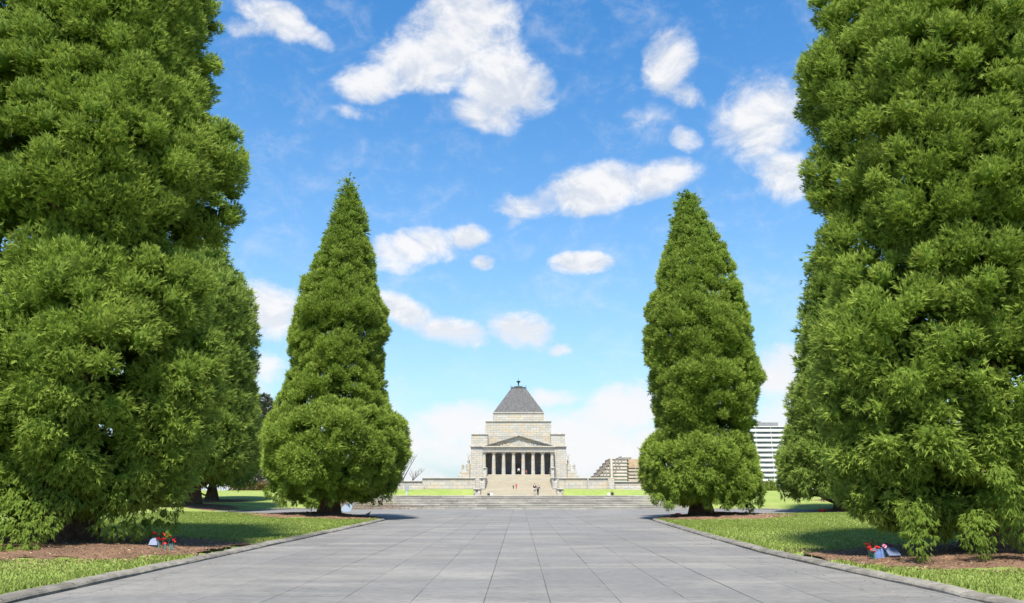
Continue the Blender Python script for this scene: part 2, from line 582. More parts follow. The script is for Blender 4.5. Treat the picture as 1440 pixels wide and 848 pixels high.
def grid_mesh(name, xs, ys, zf):
    X, Y = np.meshgrid(xs, ys)
    Z = zf(X, Y)
    V = np.stack([X.ravel(), Y.ravel(), Z.ravel()], 1)
    nx, ny = len(xs), len(ys)
    i = np.arange((nx - 1) * (ny - 1))
    r, c = i // (nx - 1), i % (nx - 1)
    a = r * nx + c
    T = np.concatenate([np.stack([a, a + 1, a + nx + 1], 1), np.stack([a, a + nx + 1, a + nx], 1)])
    return V, T


def smooth_me(me):
    me.polygons.foreach_set('use_smooth', np.ones(len(me.polygons), bool))


xs = np.concatenate([np.arange(-62, -26, 1.0), np.arange(-26, 26.01, .25), np.arange(27, 63, 1.0)])
ys = np.concatenate([np.arange(-20, 8, 2.0), np.arange(8, 76, .25), np.arange(76, 116, 1.0)])
V, T = grid_mesh('lawn', xs, ys, lawn_z)
me = tri_mesh('lawn', V, T)
smooth_me(me)
link('lawn', me, 'lawn_green', None, 'structure')
# the wide ground out to the horizon
gx = np.array([-4000, -1500, -600, -250, -100, -62, 0, 62, 100, 250, 600, 1500, 4000.])
gy = np.array([-600, -100, -20, 30, 70, 116, 180, 300, 500, 1000, 2500, 6000.])
V, T = grid_mesh('ground', gx, gy, lambda x, y: np.where(y <= 116, np.where(np.abs(x) < 63, -.35, .05), zt(y) - .15))
link('ground', tri_mesh('ground', V, T), 'lawn_green', None, 'structure')

# ---- paving: bed, slabs, side aprons
road = poly_sheet('road', PAVE, -.016, 'joint_dirt')
jx = [-9.0, -7.0, -5.95, -4.9, -3.83, -2.70, -1.62, -.534, .453, 1.5, 2.545, 3.59, 4.64, 5.69, 6.74, 9.0]
jy = [-8, 1.1, 7.0, 12.75, 18.7, 24.45, 30.2, 36.1, 42.0, 47.9, 53.8, 59.6, 65.5, 73.0]
wide_j = {-3.83, 3.59, -.534, .453}
rr = random.Random(5)


def clip_poly(pts, poly):
    return pts


for j in range(len(jy) - 1):
    for i in range(len(jx) - 1):
        y0, y1, x0, x1 = jy[j], jy[j + 1], jx[i], jx[i + 1]
        g0 = .007 if x0 in wide_j else .0035
        g1 = .007 if x1 in wide_j else .0035
        xa, xb = x0 + g0, x1 - g1
        ya, yb = y0 + .004, y1 - .004
        if i == 0:
            xa = -7.62 if y1 < 47 else -9.0
        if i == len(jx) - 2:
            xb = 6.95 if y1 < 30 and y0 > 12 else (7.25 if y1 < 43 else (7.6 if y1 < 48 else 9.0))
            if y1 < 12.8:
                xb = 7.15
        if xb - xa < .05:
            continue
        bm = bmesh.new()
        dz = [rr.uniform(-.0015, .0015) for _ in range(4)]
        zt0 = -.0005
        n = 6
        rows = []
        for k in range(n + 1):         # slightly wandering edges
            y = ya + (yb - ya) * k / n
            w = .0035
            rows.append([bm.verts.new((xa + rr.uniform(-w, w), y, zt0 + dz[0] * (1 - k / n) + dz[1] * k / n)),
                         bm.verts.new((xb + rr.uniform(-w, w), y, zt0 + dz[2] * (1 - k / n) + dz[3] * k / n))])
        for r0, r1 in zip(rows, rows[1:]):
            bm.faces.new((r0[0], r0[1], r1[1], r1[0]))
        top_edges = [e for e in bm.edges if e.is_boundary]
        ex = bmesh.ops.extrude_edge_only(bm, edges=top_edges)
        for v in [g for g in ex['geom'] if isinstance(g, bmesh.types.BMVert)]:
            v.co.z = -.03
        bm_obj('paving_slab', bm, 'concrete', road)
for sgn, pts in ((-1, [(-9.004, 49.4), (-9.4, 50.2), (-11.8, 52.3), (-15, 53), (-19.5, 53.2), (-22.6, 55.5), (-23.4, 59.5), (-22.3, 66), (-21.2, 73), (-9.004, 73)]),
                 (1, [(9.004, 73), (21.6, 73), (24, 70), (24.6, 62), (23, 56.5), (19.5, 53.4), (14.6, 53), (11.4, 52.2), (9.1, 50.1), (9.004, 49.9)])):
    poly_sheet('side_path', pts, -.003, 'concrete')

# ---- kerbs
rk = random.Random(11)


def kerb(pts, name_label):
    P = [Vector((x, y, 0)) for x, y in pts]
    root = thing('kerb', name_label, 'kerb', (0, 0, 0))
    L = [0]
    for a, b in zip(P, P[1:]):
        L.append(L[-1] + (b - a).length)

    def pos(s):
        s = max(0, min(L[-1], s))
        for k in range(len(P) - 1):
            if s <= L[k + 1]:
                f = (s - L[k]) / (L[k + 1] - L[k])
                return P[k].lerp(P[k + 1], f)
        return P[-1]
    s = 0
    while s < L[-1] - .3:
        ln = rk.uniform(1.7, 2.9)
        e = min(s + ln, L[-1])
        jit = rk.uniform(-.018, .018)
        hz_ = rk.uniform(-.018, .012)
        bm = bmesh.new()
        rings = []
        n = 4
        for k in range(n + 1):
            q = s + .01 + (e - s - .02) * k / n
            p, t = pos(q), (pos(q + .3) - pos(q - .3)).normalized()
            o = Vector((t.y, -t.x, 0)) * KS           # away from the paving
            prof = [(0.0, -.10), (0.0, .04), (.03, .072), (.075, .092), (.26, .104), (.30, .095), (.30, -.10)]
            en = .012 if k in (0, n) else 0
            rings.append([bm.verts.new(p + o * (u + jit + rk.uniform(-.005, .005)) + Vector((0, 0, max(-.1, h + hz_ - (en if h > 0 else 0) + (rk.uniform(-.006, .006) if h > 0 else 0))))) for u, h in prof])
        for r0, r1 in zip(rings, rings[1:]):
            for k in range(len(r0) - 1):
                bm.faces.new((r0[k], r0[k + 1], r1[k + 1], r1[k]))
        bm.faces.new(rings[0])
        bm.faces.new(rings[-1])
        bm_obj('kerb_stone', bm, 'kerb_stone', root)
        s = e
    return root


KS = -1
kerb(PAVE[0:12] + [(-17.7, 73.0)], 'low concrete kerb of long stones along the left lawn')
kerb([(17.7, 73.0)] + PAVE[12:], 'low concrete kerb of long stones along the right lawn')

# ------------------------------------------------------------------ terrace steps in front of the memorial
ts = thing('terrace_steps', 'broad flight of low grey stone steps across the end of the avenue', 'steps', (0, 73, 0))
NST, TOPZ, TREAD = 8, zt(76) , .36
rs = random.Random(21)
for k in range(NST):
    z0, z1 = TOPZ * k / NST, TOPZ * (k + 1) / NST
    y0 = k * TREAD
    x = -STEP_X - rs.uniform(0, 1.2)
    first = True
    while x < STEP_X:
        w = rs.uniform(1.5, 2.6)
        xa, xb = max(x, -STEP_X) + .006, min(x + w, STEP_X) - .006
        x += w
        if xb - xa < .15:
            continue
        j = rs.uniform(-.012, .012)
        box('step_block', xa, xb, y0 + j, y0 + 1.1, z0 + .03 if k else -.05, z1 + rs.uniform(-.006, .004), 'step_stone', ts, .012)
# terrace surface and grass banks above it
V1_, T1_ = grid_mesh('terrace', np.array([-STEP_X, STEP_X]), np.array([75.9, 95, 115.5]), lambda x, y: zt(y) - .01)
V2_, T2_ = grid_mesh('terrace', np.array([-90, -STEP_X, STEP_X, 90.]), np.array([115.5, 150, 190, 240]), lambda x, y: zt(y) - .01)
V, T = np.concatenate([V1_, V2_]), np.concatenate([T1_, T2_ + len(V1_)])
link('terrace', tri_mesh('terrace', V, T), 'step_stone', None, 'structure')


def bank(x0, x1, y0, y1, top0, top1):
    def zf(x, y):
        f = np.clip((y - y0) / (y1 - y0), 0, 1)
        tz = top0 + (top1 - top0) * (x - x0) / (x1 - x0)
        return zt(y0) - .1 + (tz - zt(y0) + .1) * np.sin(f * math.pi / 2) + .05 * np.sin(x * .7 + y) * f
    V, T = grid_mesh('grass_bank', np.linspace(x0, x1, 60), np.linspace(y0, y1, 10), zf)
    m = tri_mesh('grass_bank', V, T)
    smooth_me(m)
    link('grass_bank', m, 'lawn_green', None, 'structure')


bl0, _ = at(480, 690, 150); bl1, _ = at(665.8, 690, 150)
br0, _ = at(792.3, 690, 150); br1, _ = at(1010, 690, 150)
zb = at(600, 687.6, 158)[1]
bank(bl0, bl1, 150, 158, zb - .12, zb)
bank(br0, br1, 150, 158, zb + .02, zb - .25)


# ------------------------------------------------------------------ memorial building
def rect(name, xl, xr, yt, yb, Y0, Y1, mat, parent, bev=0.0, Yr=None):
    """block whose front face at distance Y0 covers photo columns xl..xr and rows yt..yb"""
    Yr = Yr or Y0
    X0, Z1 = at(xl, yt, Yr)
    X1, Z0 = at(xr, yb, Yr)
    return box(name, X0, X1, Y0, Y1, Z0, Z1, mat, parent, bev)


MY = 205.0
shrine = thing('memorial_building', 'stepped pale granite memorial with a columned portico and grey pyramid roof', 'monument')
bz = zt(MY) - .5
# main block with slightly battered walls
X0, Z1 = at(662.3, 628.5, 211); X1, _ = at(796.2, 628.5, 211)
XB0, _ = at(660.6, 672, 211); XB1, _ = at(797.5, 672, 211)
_, ZB = at(730, 675, 211)
DEP = 27.0
XPL, _ = at(679.5, 640, 211); XPR, _ = at(779.5, 640, 211)


def batter(name, xb0, xb1, xt0, xt1, y0, y1, z0, z1, mat, parent, dy=.0):
    bm = bmesh.new()
    vs = [bm.verts.new(c) for c in ((xb0, y0, z0), (xb1, y0, z0), (xb1, y1, z0), (xb0, y1, z0), (xt0, y0 + dy, z1), (xt1, y0 + dy, z1), (xt1, y1 - dy, z1), (xt0, y1 - dy, z1))]
    for q in ((0, 1, 2, 3), (4, 5, 6, 7), (0, 1, 5, 4), (1, 2, 6, 5), (2, 3, 7, 6), (3, 0, 4, 7)):
        bm.faces.new([vs[i] for i in q])
    return bm_obj(name, bm, mat, parent)


batter('side_wall', XB0, XPL, X0, XPL, 211, 211 + DEP, ZB - 4, Z1, 'granite_grey', shrine)
batter('side_wall', XPR, XB1, XPR, X1, 211, 211 + DEP, ZB - 4, Z1, 'granite_grey', shrine)
_, ZCe = at(730, 635.0, 211)
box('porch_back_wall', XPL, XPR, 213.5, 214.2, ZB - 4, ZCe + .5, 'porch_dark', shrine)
dr = rect('doorway', 724.8, 733.5, 652, 668, 213.4, 213.6, 'bronze', shrine, 0, 213.4)
box('upper_wall', XPL, XPR, 211, 214.2, ZCe, Z1, 'granite_grey', shrine)
box('core_wall', XPL, XPR, 214.2, 211 + DEP, ZB - 4, Z1, 'granite_grey', shrine)
# cornice band round the block
Xc0, Zc1 = at(660.6, 626.3, 211); Xc1, Zc0 = at(797.3, 628.4, 211)
box('cornice', Xc0, Xc1, 210.6, 211 + DEP + .4, Zc0, Zc1, 'granite_grey', shrine, .05)
# attic blocks at the corners and between
rect('attic_block', 663.0, 685.7, 610, 626.3, 211.3, 236.5, 'granite', shrine, .05, 211.3)
rect('attic_block', 774.6, 794.6, 610, 626.3, 211.3, 236.5, 'granite_grey', shrine, .05, 211.3)
rect('attic_wall', 685.7, 774.6, 613.3, 626.3, 213.0, 236.0, 'granite', shrine, 0, 213)
rect('parapet_band', 662.6, 686.0, 609.4, 611.2, 211.1, 236.7, 'granite_grey', shrine, .04, 211.1)
rect('parapet_band', 774.3, 795.0, 609.4, 611.2, 211.1, 236.7, 'granite_grey', shrine, .04, 211.1)
rect('upper_tier', 683.0, 775.2, 592.6, 613.3, 214.5, 234.5, 'granite', shrine, .05, 214.5)
rect('tier_coping', 682.6, 775.6, 591.6, 593.0, 214.3, 234.7, 'granite_grey', shrine, .04, 214.3)
rect('roof_drum', 693.6, 764.8, 580.6, 591.6, 217.2, 232, 'granite', shrine, .05, 217.2)
rect('drum_coping', 693.2, 765.2, 579.6, 581.0, 217.0, 232.2, 'granite_grey', shrine, .03, 217.0)
# stepped pyramid roof: base at the drum, top platform over the centre
xb0, zb0 = at(694.4, 579.6, 217.2); xb1, _ = at(764.0, 579.6, 217.2)
yc = 224.6
hw0, hd0 = (xb1 - xb0) / 2, yc - 217.3
xt0_, zt1 = at(718.4, 545.5, 222.4); xt1_, _ = at(739.6, 545.5, 222.4)
xcen = (xb0 + xb1) / 2
hw1 = (xt1_ - xt0_) / 2
NS = 22
bm = bmesh.new()
for k in range(NS):
    f = k / (NS - 1)
    w, d = hw0 + (hw1 - hw0) * f, hd0 + (hw1 - hd0) * f
    z0_, z1_ = zb0 + (zt1 - zb0) * k / NS, zb0 + (zt1 - zb0) * (k + 1) / NS
    s_ = .035
    vs = []
    for (zz, gg) in ((z0_, 0), (z1_, s_)):
        vs.append([bm.verts.new((xcen + a * (w - gg), yc + b * (d - gg), zz)) for a, b in ((-1, -1), (1, -1), (1, 1), (-1, 1))])
    for q in range(4):
        bm.faces.new((vs[0][q], vs[0][(q + 1) % 4], vs[1][(q + 1) % 4], vs[1][q]))
    bm.faces.new(vs[1])
    bm.faces.new(vs[0])
roof = bm_obj('pyramid_roof', bm, 'roof_granite', shrine)
zr = zt1
# bronze cresting round the platform and finial
bm = bmesh.new()
add_box(bm, xcen - hw1 - .05, xcen + hw1 + .05, yc - hw1 - .05, yc + hw1 + .05, zr + .002, zr + .22)
for k in range(9):
    for yy in (-1, 1):
        a = -hw1 + 2 * hw1 * k / 8
        hgt = .62 if k in (0, 8) else (.28 if k % 2 else .42)
        add_box(bm, xcen + a - .06, xcen + a + .06, yc + yy * hw1 - .06, yc + yy * hw1 + .06, zr + .22, zr + .22 + hgt)
for s_ in (-1, 1):
    add_lathe(bm, [(.05, .2), (.5, .25), (.55, .5), (.3, .75), (.12, .85)], 8, (xcen + s_ * .75, yc, zr))
add_lathe(bm, [(.9, .2), (.8, .55), (.45, .8), (.2, .95)], 10, (xcen, yc, zr))
bm_obj('roof_cresting', bm, 'bronze', roof)
bm = bmesh.new()
zf0 = at(729.2, 543.5, yc)[1]; zf1 = at(729.2, 531.8, yc)[1]; zcup = at(729.2, 536.0, yc)[1]
add_lathe(bm, [(.32, zf0 - .3), (.16, zf0 + .2), (.17, zcup - .7), (.3, zcup - .45), (.62, zcup - .1), (.66, zcup), (.1, zcup + .05), (.05, zcup + .3), (.03, zf1)], 10, (xcen, yc, 0))
bm_obj('roof_finial', bm, 'bronze', roof)

# portico
PYF = MY
fx0, fz = at(679.4, 667.3, PYF)
fx1, _ = at(779.6, 667.3, PYF)
rect('portico_floor', 679.2, 779.8, 667.3, 676, PYF - .6, 213.5, 'granite_grey', shrine, .03, PYF - .6)
_, cz1 = at(729, 635.6, PYF)
for px in (680.6, 694.2, 708.1, 722.1, 735.8, 749.7, 763.2, 776.6):
    xc, _ = at(px, 650, PYF)
    wb, _ = at(px + 2.85, 650, PYF)
    r0 = wb - xc
    h = cz1 - fz
    col = None
    bm = bmesh.new()
    sides = 20
    rings = []
    for q in range(7):
        f = q / 6
        r = r0 * (1.0 - .17 * f - .03 * f * f)
        rings.append([bm.verts.new((xc + r * (1 if k % 2 else .94) * math.cos(2 * math.pi * k / sides), PYF + .9 + r * (1 if k % 2 else .94) * math.sin(2 * math.pi * k / sides), fz + .004 + (h - .62) * f)) for k in range(sides)])
    for ra, rb in zip(rings, rings[1:]):
        for k in range(sides):
            bm.faces.new((ra[k], ra[(k + 1) % sides], rb[(k + 1) % sides], rb[k]))
    bm.faces.new(rings[0]); bm.faces.new(rings[-1])
    c_ = bm_obj('column', bm, 'granite', shrine)
    bm = bmesh.new()
    add_lathe(bm, [(r0 * .8, h - .62), (r0 * .84, h - .5), (r0 * 1.1, h - .30)], 16, (xc, PYF + .9, fz))
    add_box(bm, xc - r0 * 1.15, xc + r0 * 1.15, PYF + .9 - r0 * 1.15, PYF + .9 + r0 * 1.15, fz + h - .297, fz + h - .004)
    bm_obj('capital', bm, 'granite', c_)
rect('entablature', 678.8, 780.2, 628.6, 635.7, PYF + .1, 211.0, 'granite_grey', shrine, .03, PYF + .1)
rect('entablature_ledge', 678.0, 781.0, 627.2, 628.6, PYF - .35, 210.6, 'granite_grey', shrine, .02, PYF - .35)
rect('entablature_fillet', 678.9, 780.1, 633.0, 633.6, PYF + .0, 210.2, 'granite_grey', shrine, 0, PYF)
# pediment: tympanum with carved relief, raking cornices
px0, pz0 = at(683.5, 627.2, PYF)
px1, _ = at(776.0, 627.2, PYF)
pxm, pz1 = at(729.4, 613.6, PYF)
bm = bmesh.new()
tri = [(px0, pz0), (px1, pz0), (pxm, pz1)]
f0 = [bm.verts.new((x, PYF + .3, z)) for x, z in tri]
f1 = [bm.verts.new((x, 213, z)) for x, z in tri]
bm.faces.new(f0); bm.faces.new(f1)
for q in range(3):
    bm.faces.new((f0[q], f0[(q + 1) % 3], f1[(q + 1) % 3], f1[q]))
ped = bm_obj('pediment', bm, 'granite', shrine)
bm = bmesh.new()
rq = random.Random(4)
for k in range(26):
    f = rq.uniform(-.8, .8)
    hh = (1 - abs(f)) * (pz1 - pz0) * rq.uniform(.35, .72)
    x = pxm + f * (px1 - px0) / 2
    add_lathe(bm, [(.08, 0), (.22, .05), (.2, hh * .6), (.1, hh * .75), (.14, hh * .88), (.05, hh)], 6, (x, PYF + .27, pz0 + .02))
bm_obj('carved_frieze', bm, 'granite', ped, 'stuff')
for sg, xa in ((-1, px0), (1, px1)):
    bm = bmesh.new()
    d = Vector((pxm - xa, 0, pz1 - pz0))
    n_ = Vector((-d.z, 0, d.x)).normalized() * (.6 if d.x > 0 else -.6)
    a = Vector((xa, 0, pz0)) - d.normalized() * .3
    b = Vector((pxm, 0, pz1)) - Vector((sg * -.004, 0, 0))
    lo, hi = [], []
    for p in (a, b):
        q0, q1 = p.copy(), p + n_ * .30
        if p is b:
            q1.x = b.x
            q1.z = b.z + .2
        for yy, L_ in ((PYF - .3, lo), (213.2, hi)):
            L_.append(bm.verts.new((q0.x, yy, q0.z))); L_.append(bm.verts.new((q1.x, yy, q1.z)))
    for q in ((lo[0], lo[1], lo[3], lo[2]), (hi[0], hi[1], hi[3], hi[2]), (lo[0], lo[2], hi[2], hi[0]), (lo[1], lo[3], hi[3], hi[1]), (lo[0], lo[1], hi[1], hi[0]), (lo[2], lo[3], hi[3], hi[2])):
        bm.faces.new(q)
    bm_obj('raking_cornice', bm, 'roof_granite', ped)
rect('pediment_finial', 728.0, 730.8, 605.5, 613.0, PYF + .2, PYF + .7, 'granite_grey', shrine, .1, PYF)

# front stairs with stepped cheek blocks
stair = thing('front_stairs', 'wide sandy stone staircase climbing to the memorial portico', 'stairs', (0, 0, 0))
x0u, _ = at(681.6, 680, 190); x1u, _ = at(777.2, 680, 190)


def flight(xl, xr, y0, y1, za, zc, n, depth):
    for k in range(n):
        z0_, z1_ = za + (zc - za) * k / n, za + (zc - za) * (k + 1) / n
        yy = y0 + (y1 - y0) * k / n
        box('stair_tread', xl + rs.uniform(0, .02), xr - rs.uniform(0, .02), yy, yy + depth, z0_ - .05 if k else z0_ - .6, z1_, 'stair_stone', stair)


_, zl1 = at(730, 688.3, 160); xlf, _ = at(675.6, 690, 156); xrf, _ = at(783.2, 690, 156)
flight(xlf, xrf, 153, 156.2, zt(153), zl1, 9, 24)
_, zu0 = at(730, 688.0, 176); _, zu1 = at(730, 667.5, 204)
flight(x0u, x1u, 176, 203.9, zl1, zu1, 32, 2.2)
# blocks flanking the stairs, nearest first
k_ = 0
for (xl, xr, yt, yb, Y0, Y1, plq) in [
        (666.0, 675.4, 688.0, 698, 153, 175, (668.2, 672.6, 689.2, 691.4)), (783.4, 792.6, 688.0, 698, 153, 175, (785.6, 790.2, 689.2, 691.4)),
        (674.0, 682.0, 672.8, 690, 176.5, 190, (675.6, 679.2, 673.6, 675.6)), (776.4, 784.0, 672.8, 690, 176.5, 190, (777.8, 781.4, 673.6, 675.6)),
        (679.6, 684.2, 658.4, 676, 199, 206.5, (680.0, 682.8, 659, 660.6)), (774.6, 779.6, 658.4, 676, 199, 206.5, (776, 778.8, 659, 660.6))]:
    b = rect('cheek_block', xl, xr, yt, yb, Y0, Y1, 'granite_grey', stair, .05, Y0)
    rect('bronze_plaque', plq[0] + .5, plq[1] - .5, plq[2] + .2, plq[3] - .5, Y0 - .10, Y0 + .02, 'bronze', b, .02, Y0 - .1)
    rect('cap_stone', xl - .4, xr + .4, yt - 1.0, yt + .15, Y0 - .15, Y1, 'granite_grey', b, .03, Y0)

# retaining walls either side
wl = thing('retaining_wall', 'long pale stone retaining wall above the grass left of the stairs', 'wall')
rect('wall_panel', 594, 668, 673.2, 690, 165, 166.2, 'wall_stone', wl, .03)
rect('coping', 593.4, 668.4, 671.6, 673.2, 164.8, 166.4, 'wall_stone', wl, .03)
rect('wall_panel', 520, 593.9, 677.3, 690, 165.4, 166.4, 'wall_stone', wl, .03)
rect('coping', 520, 593.3, 675.8, 677.3, 165.2, 166.6, 'wall_stone', wl, .03)
rect('pale_slab_course', 566, 596, 683.5, 689, 164.2, 164.9, 'granite_grey', wl, .03)
wr = thing('retaining_wall', 'long pale stone retaining wall above the grass right of the stairs', 'wall')
rect('wall_panel', 786, 826.6, 673.2, 690, 165, 166.2, 'wall_stone', wr, .03)
rect('wall_panel', 827.2, 863.6, 673.2, 690, 165, 166.2, 'wall_stone', wr, .03)
rect('pilaster', 826, 828.2, 672.9, 690, 164.7, 165.6, 'granite_grey', wr, .03)
rect('coping', 785.5, 864.2, 671.6, 673.2, 164.8, 166.4, 'wall_stone', wr, .03)
rect('end_pier', 855, 864.4, 673.3, 690, 164.3, 166.8, 'granite_grey', wr, .03)
rect('wall_panel', 864.6, 960, 678.2, 690, 168, 169, 'wall_stone', wr, .03)
rect('coping', 864.6, 960, 676.8, 678.2, 167.8, 169.2, 'wall_stone', wr, .03)
rect('pale_slab_course', 865, 960, 683.6, 690, 166.8, 167.6, 'granite_grey', wr, .03)


# ------------------------------------------------------------------ figures (people and statues)
def skin_mesh(name, chains, mat, parent, sub=1):
    """chains: list of lists of ((x,y,z), radius); first vertex of the first chain is the root; shared points are welded"""
    bm = bmesh.new()
    lay = bm.verts.layers.skin.verify()
    cache = {}
    first = None
    for ch in chains:
        prev = None
        for (p, r) in ch:
            key = tuple(round(c, 4) for c in p)
            v = cache.get(key)
            if v is None:
                v = bm.verts.new(p)
                rr_ = r if hasattr(r, '__len__') else (r, r)
                v[lay].radius = rr_
                cache[key] = v
                if first is None:
                    first = v
                    v[lay].use_root = True
            if prev is not None and prev is not v and bm.edges.get((prev, v)) is None:
                bm.edges.new((prev, v))
            prev = v
    me_ = bpy.data.meshes.new(name)
    bm.to_mesh(me_)
    bm.free()
    o = link(name, me_, mat, parent)
    m1 = o.modifiers.new('skin', 'SKIN')
    m1.use_smooth_shade = True
    if sub:
        m2 = o.modifiers.new('sub', 'SUBSURF')
        m2.levels = m2.render_levels = sub
    return o


plain('skin', (.45, .27, .19), .6, .3, .08)


def cloth(name, col):
    if name not in MATS:
        plain(name, col, .85, .15, .2, 8)
    return name


def person(label, loc, height, rz=0.0, top=('cloth_dark', (.03, .03, .035)), bottom=('cloth_black', (.015, .015, .02)), hair=('hair_brown', (.05, .03, .02)),
           seated=False, stride=.0, lean=0.0, group=None, arms='down', statue=None, parent=None, name='person'):
    s = height / 1.75
    if statue is None:
        root = thing(name, label, 'person', loc, rz, group)
    else:
        root = link(name, None, None, parent)
        root.location = loc
        root.rotation_euler = (0, 0, rz)
    S = lambda *p: tuple(c * s for c in p)
    pz = .46 if seated else .93
    up = pz - .93
    ln = lean
    pel, bel, che, nek = S(0, 0, pz), S(0, -ln * .3, 1.12 + up), S(0, -ln * .7, 1.34 + up), S(0, -ln, 1.49 + up)
    hd, ht = S(0, -ln * 1.15 - .01, 1.60 + up), S(0, -ln * 1.2, 1.70 + up)
    skin_m = statue or 'skin'
    legs = []
    for sg in (-1, 1):
        hip = S(sg * .09, 0, pz - .02)
        if seated:
            kn, an, to = S(sg * .11, -.44, pz + .02), S(sg * .11, -.40, .08), S(sg * .12, -.56, .035)
        else:
            kn, an, to = S(sg * .10, -.03 - sg * stride * .5, .49), S(sg * .10, .02 - sg * stride, .075), S(sg * .11, -.14 - sg * stride, .035)
        legs.append((hip, kn, an, to))
    armc = []
    for sg in (-1, 1):
        sh = S(sg * .18, -ln * .85, 1.42 + up)
        if arms == 'forward':
            el, wr_ = S(sg * .22, -ln * .8 - .12, 1.17 + up), S(sg * .15, -ln - .36, 1.12 + up)
            fd = (-.2 * sg, -.9, -.2)
        elif arms == 'up':
            el, wr_ = S(sg * .3, -ln, 1.62 + up), S(sg * .2, -ln, 1.9 + up)
            fd = (0, 0, 1)
        else:
            el, wr_ = S(sg * .25, .03 - ln * .4, 1.14 + up), S(sg * .26, -.05 - ln * .3, .90 + up)
            fd = (0, -.25, -1)
        armc.append((sh, el, wr_, Vector(fd).normalized()))
    rad = lambda r: r * s
    chains = [[(pel, rad(.12)), (bel, rad(.105)), (che, (rad(.14), rad(.105))), (nek, rad(.05)), (hd, (rad(.078), rad(.092))), (ht, rad(.06))],
              [(hd, rad(.08)), (tuple(Vector(hd) + Vector(S(0, -.10, -.005))), rad(.018))]]
    for (hip, kn, an, to) in legs:
        chains.append([(pel, rad(.12)), (hip, rad(.085)), (kn, rad(.055)), (an, rad(.038)), (to, (rad(.045), rad(.028)))])
    for (sh, el, wr_, fd) in armc:
        wv = Vector(wr_)
        palm = wv + fd * .07 * s
        side = fd.orthogonal().normalized()
        chains.append([(che, rad(.12)), (sh, rad(.055)), (el, rad(.042)), (wr_, rad(.027)), (tuple(palm), (rad(.034), rad(.018)))])
        for q, fl in enumerate((.07, .085, .08, .06)):
            b0 = palm + side * (q - 1.5) * .019 * s + fd * .02 * s
            chains.append([(tuple(palm), rad(.03)), (tuple(b0), rad(.010)), (tuple(b0 + fd * fl * s), rad(.008))])
        th0 = palm - fd * .03 * s + side * .035 * s
        chains.append([(tuple(palm), rad(.03)), (tuple(th0), rad(.011)), (tuple(th0 + (fd + side * .6).normalized() * .05 * s), rad(.009))])
    body = skin_mesh('figure' if statue else 'body', chains, skin_m, root)
    if statue:
        return root
    jac = [[(tuple(Vector(pel) + Vector(S(0, 0, -.05))), rad(.155)), (bel, rad(.14)), (che, (rad(.18), rad(.135))), (tuple(Vector(nek) - Vector(S(0, 0, .04))), rad(.075))]]
    for (sh, el, wr_, fd) in armc:
        jac.append([(che, rad(.15)), (sh, rad(.078)), (el, rad(.062)), (tuple(Vector(wr_).lerp(Vector(el), .08)), rad(.046))])
    skin_mesh('jacket', jac, cloth(*top), root)
    tr = []
    for (hip, kn, an, to) in legs:
        tr.append([(pel, rad(.145)), (hip, rad(.105)), (kn, rad(.075)), (tuple(Vector(an).lerp(Vector(kn), .05)), rad(.058))])
    skin_mesh('trousers', tr, cloth(*bottom), root)
    bm = bmesh.new()
    hc = Vector(hd).lerp(Vector(ht), .5)
    mtx = Matrix.Translation(hc + Vector(S(0, .015, .012))) @ Matrix.Diagonal((.088 * s, .105 * s, .10 * s, 1))
    bmesh.ops.create_icosphere(bm, subdivisions=2, radius=1.0, matrix=mtx)
    dele = [v for v in bm.verts if v.co.y < hc.y - .035 * s and v.co.z < hc.z + .045 * s]
    bmesh.ops.delete(bm, geom=dele, context='VERTS')
    bm_obj('hair', bm, cloth(*hair), root, smooth=True)
    shoe = []
    for (hip, kn, an, to) in legs:
        bm = bmesh.new()
        av, tv = Vector(an), Vector(to)
        mid = av.lerp(tv, .5)
        mtx = Matrix.Translation((mid.x, mid.y, .05 * s)) @ Matrix.Diagonal((.055 * s, .145 * s, .05 * s, 1))
        bmesh.ops.create_icosphere(bm, subdivisions=2, radius=1.0, matrix=mtx)
        bm_obj('shoe', bm, cloth('shoe_black', (.02, .02, .02)), root, smooth=True)
    return root


def stand(px, py, Y, onto=None):
    X, Z = at(px, py, Y)
    return (X, Y, Z if onto is None else onto)


# corner sculpture groups
for sg, pxs, lab in ((-1, (647.2, 651.0, 656.2, 658.4), 'weathered stone figure group on stepped buttress at the memorial left corner'),
                     (1, (811.2, 807.4, 801.8, 799.6), 'weathered stone figure group on stepped buttress at the memorial right corner')):
    g = thing('sculpture_group', lab, 'sculpture')
    Yg = 213.0

    def gb(a, b, yt, yb, y0, y1, nm):
        rect(nm, min(a, b), max(a, b), yt, yb, y0, y1, 'granite', g, .12, Yg)
    gb(pxs[0] - sg * -1.0 + sg * 1.0, 661 if sg < 0 else 797, 667.5, 680, 211.5, 219, 'plinth')
    gb(pxs[0] + sg * -.5, 661 if sg < 0 else 797, 662.5, 667.5, 212.2, 218, 'plinth_step')
    gb(pxs[2] + sg * .8, 661 if sg < 0 else 797, 652.0, 662.4, 213, 217, 'backing_block')
    gb(pxs[3] + sg * 1.4, pxs[3] + sg * -1.2, 646.0, 652.0, 213.6, 216, 'upper_block')
    xs_, zs_ = at(pxs[1], 662.4, Yg)
    person('', (xs_, 213.6, zs_), 2.9, R_(20 * sg), seated=True, statue='granite', parent=g, name='seated_figure', lean=.1)
    xs_, zs_ = at(pxs[0] - sg * .6, 667.4, Yg)
    person('', (xs_ - sg * .2, 213.0, zs_ - .2), 2.6, R_(-30 * sg), seated=True, statue='granite', parent=g, name='seated_figure', arms='forward')
    xs_, zs_ = at(pxs[3], 646.1, Yg)
    person('', (xs_, 214.6, zs_ - .9), 2.3, 0, statue='granite', parent=g, name='winged_figure', arms='up')

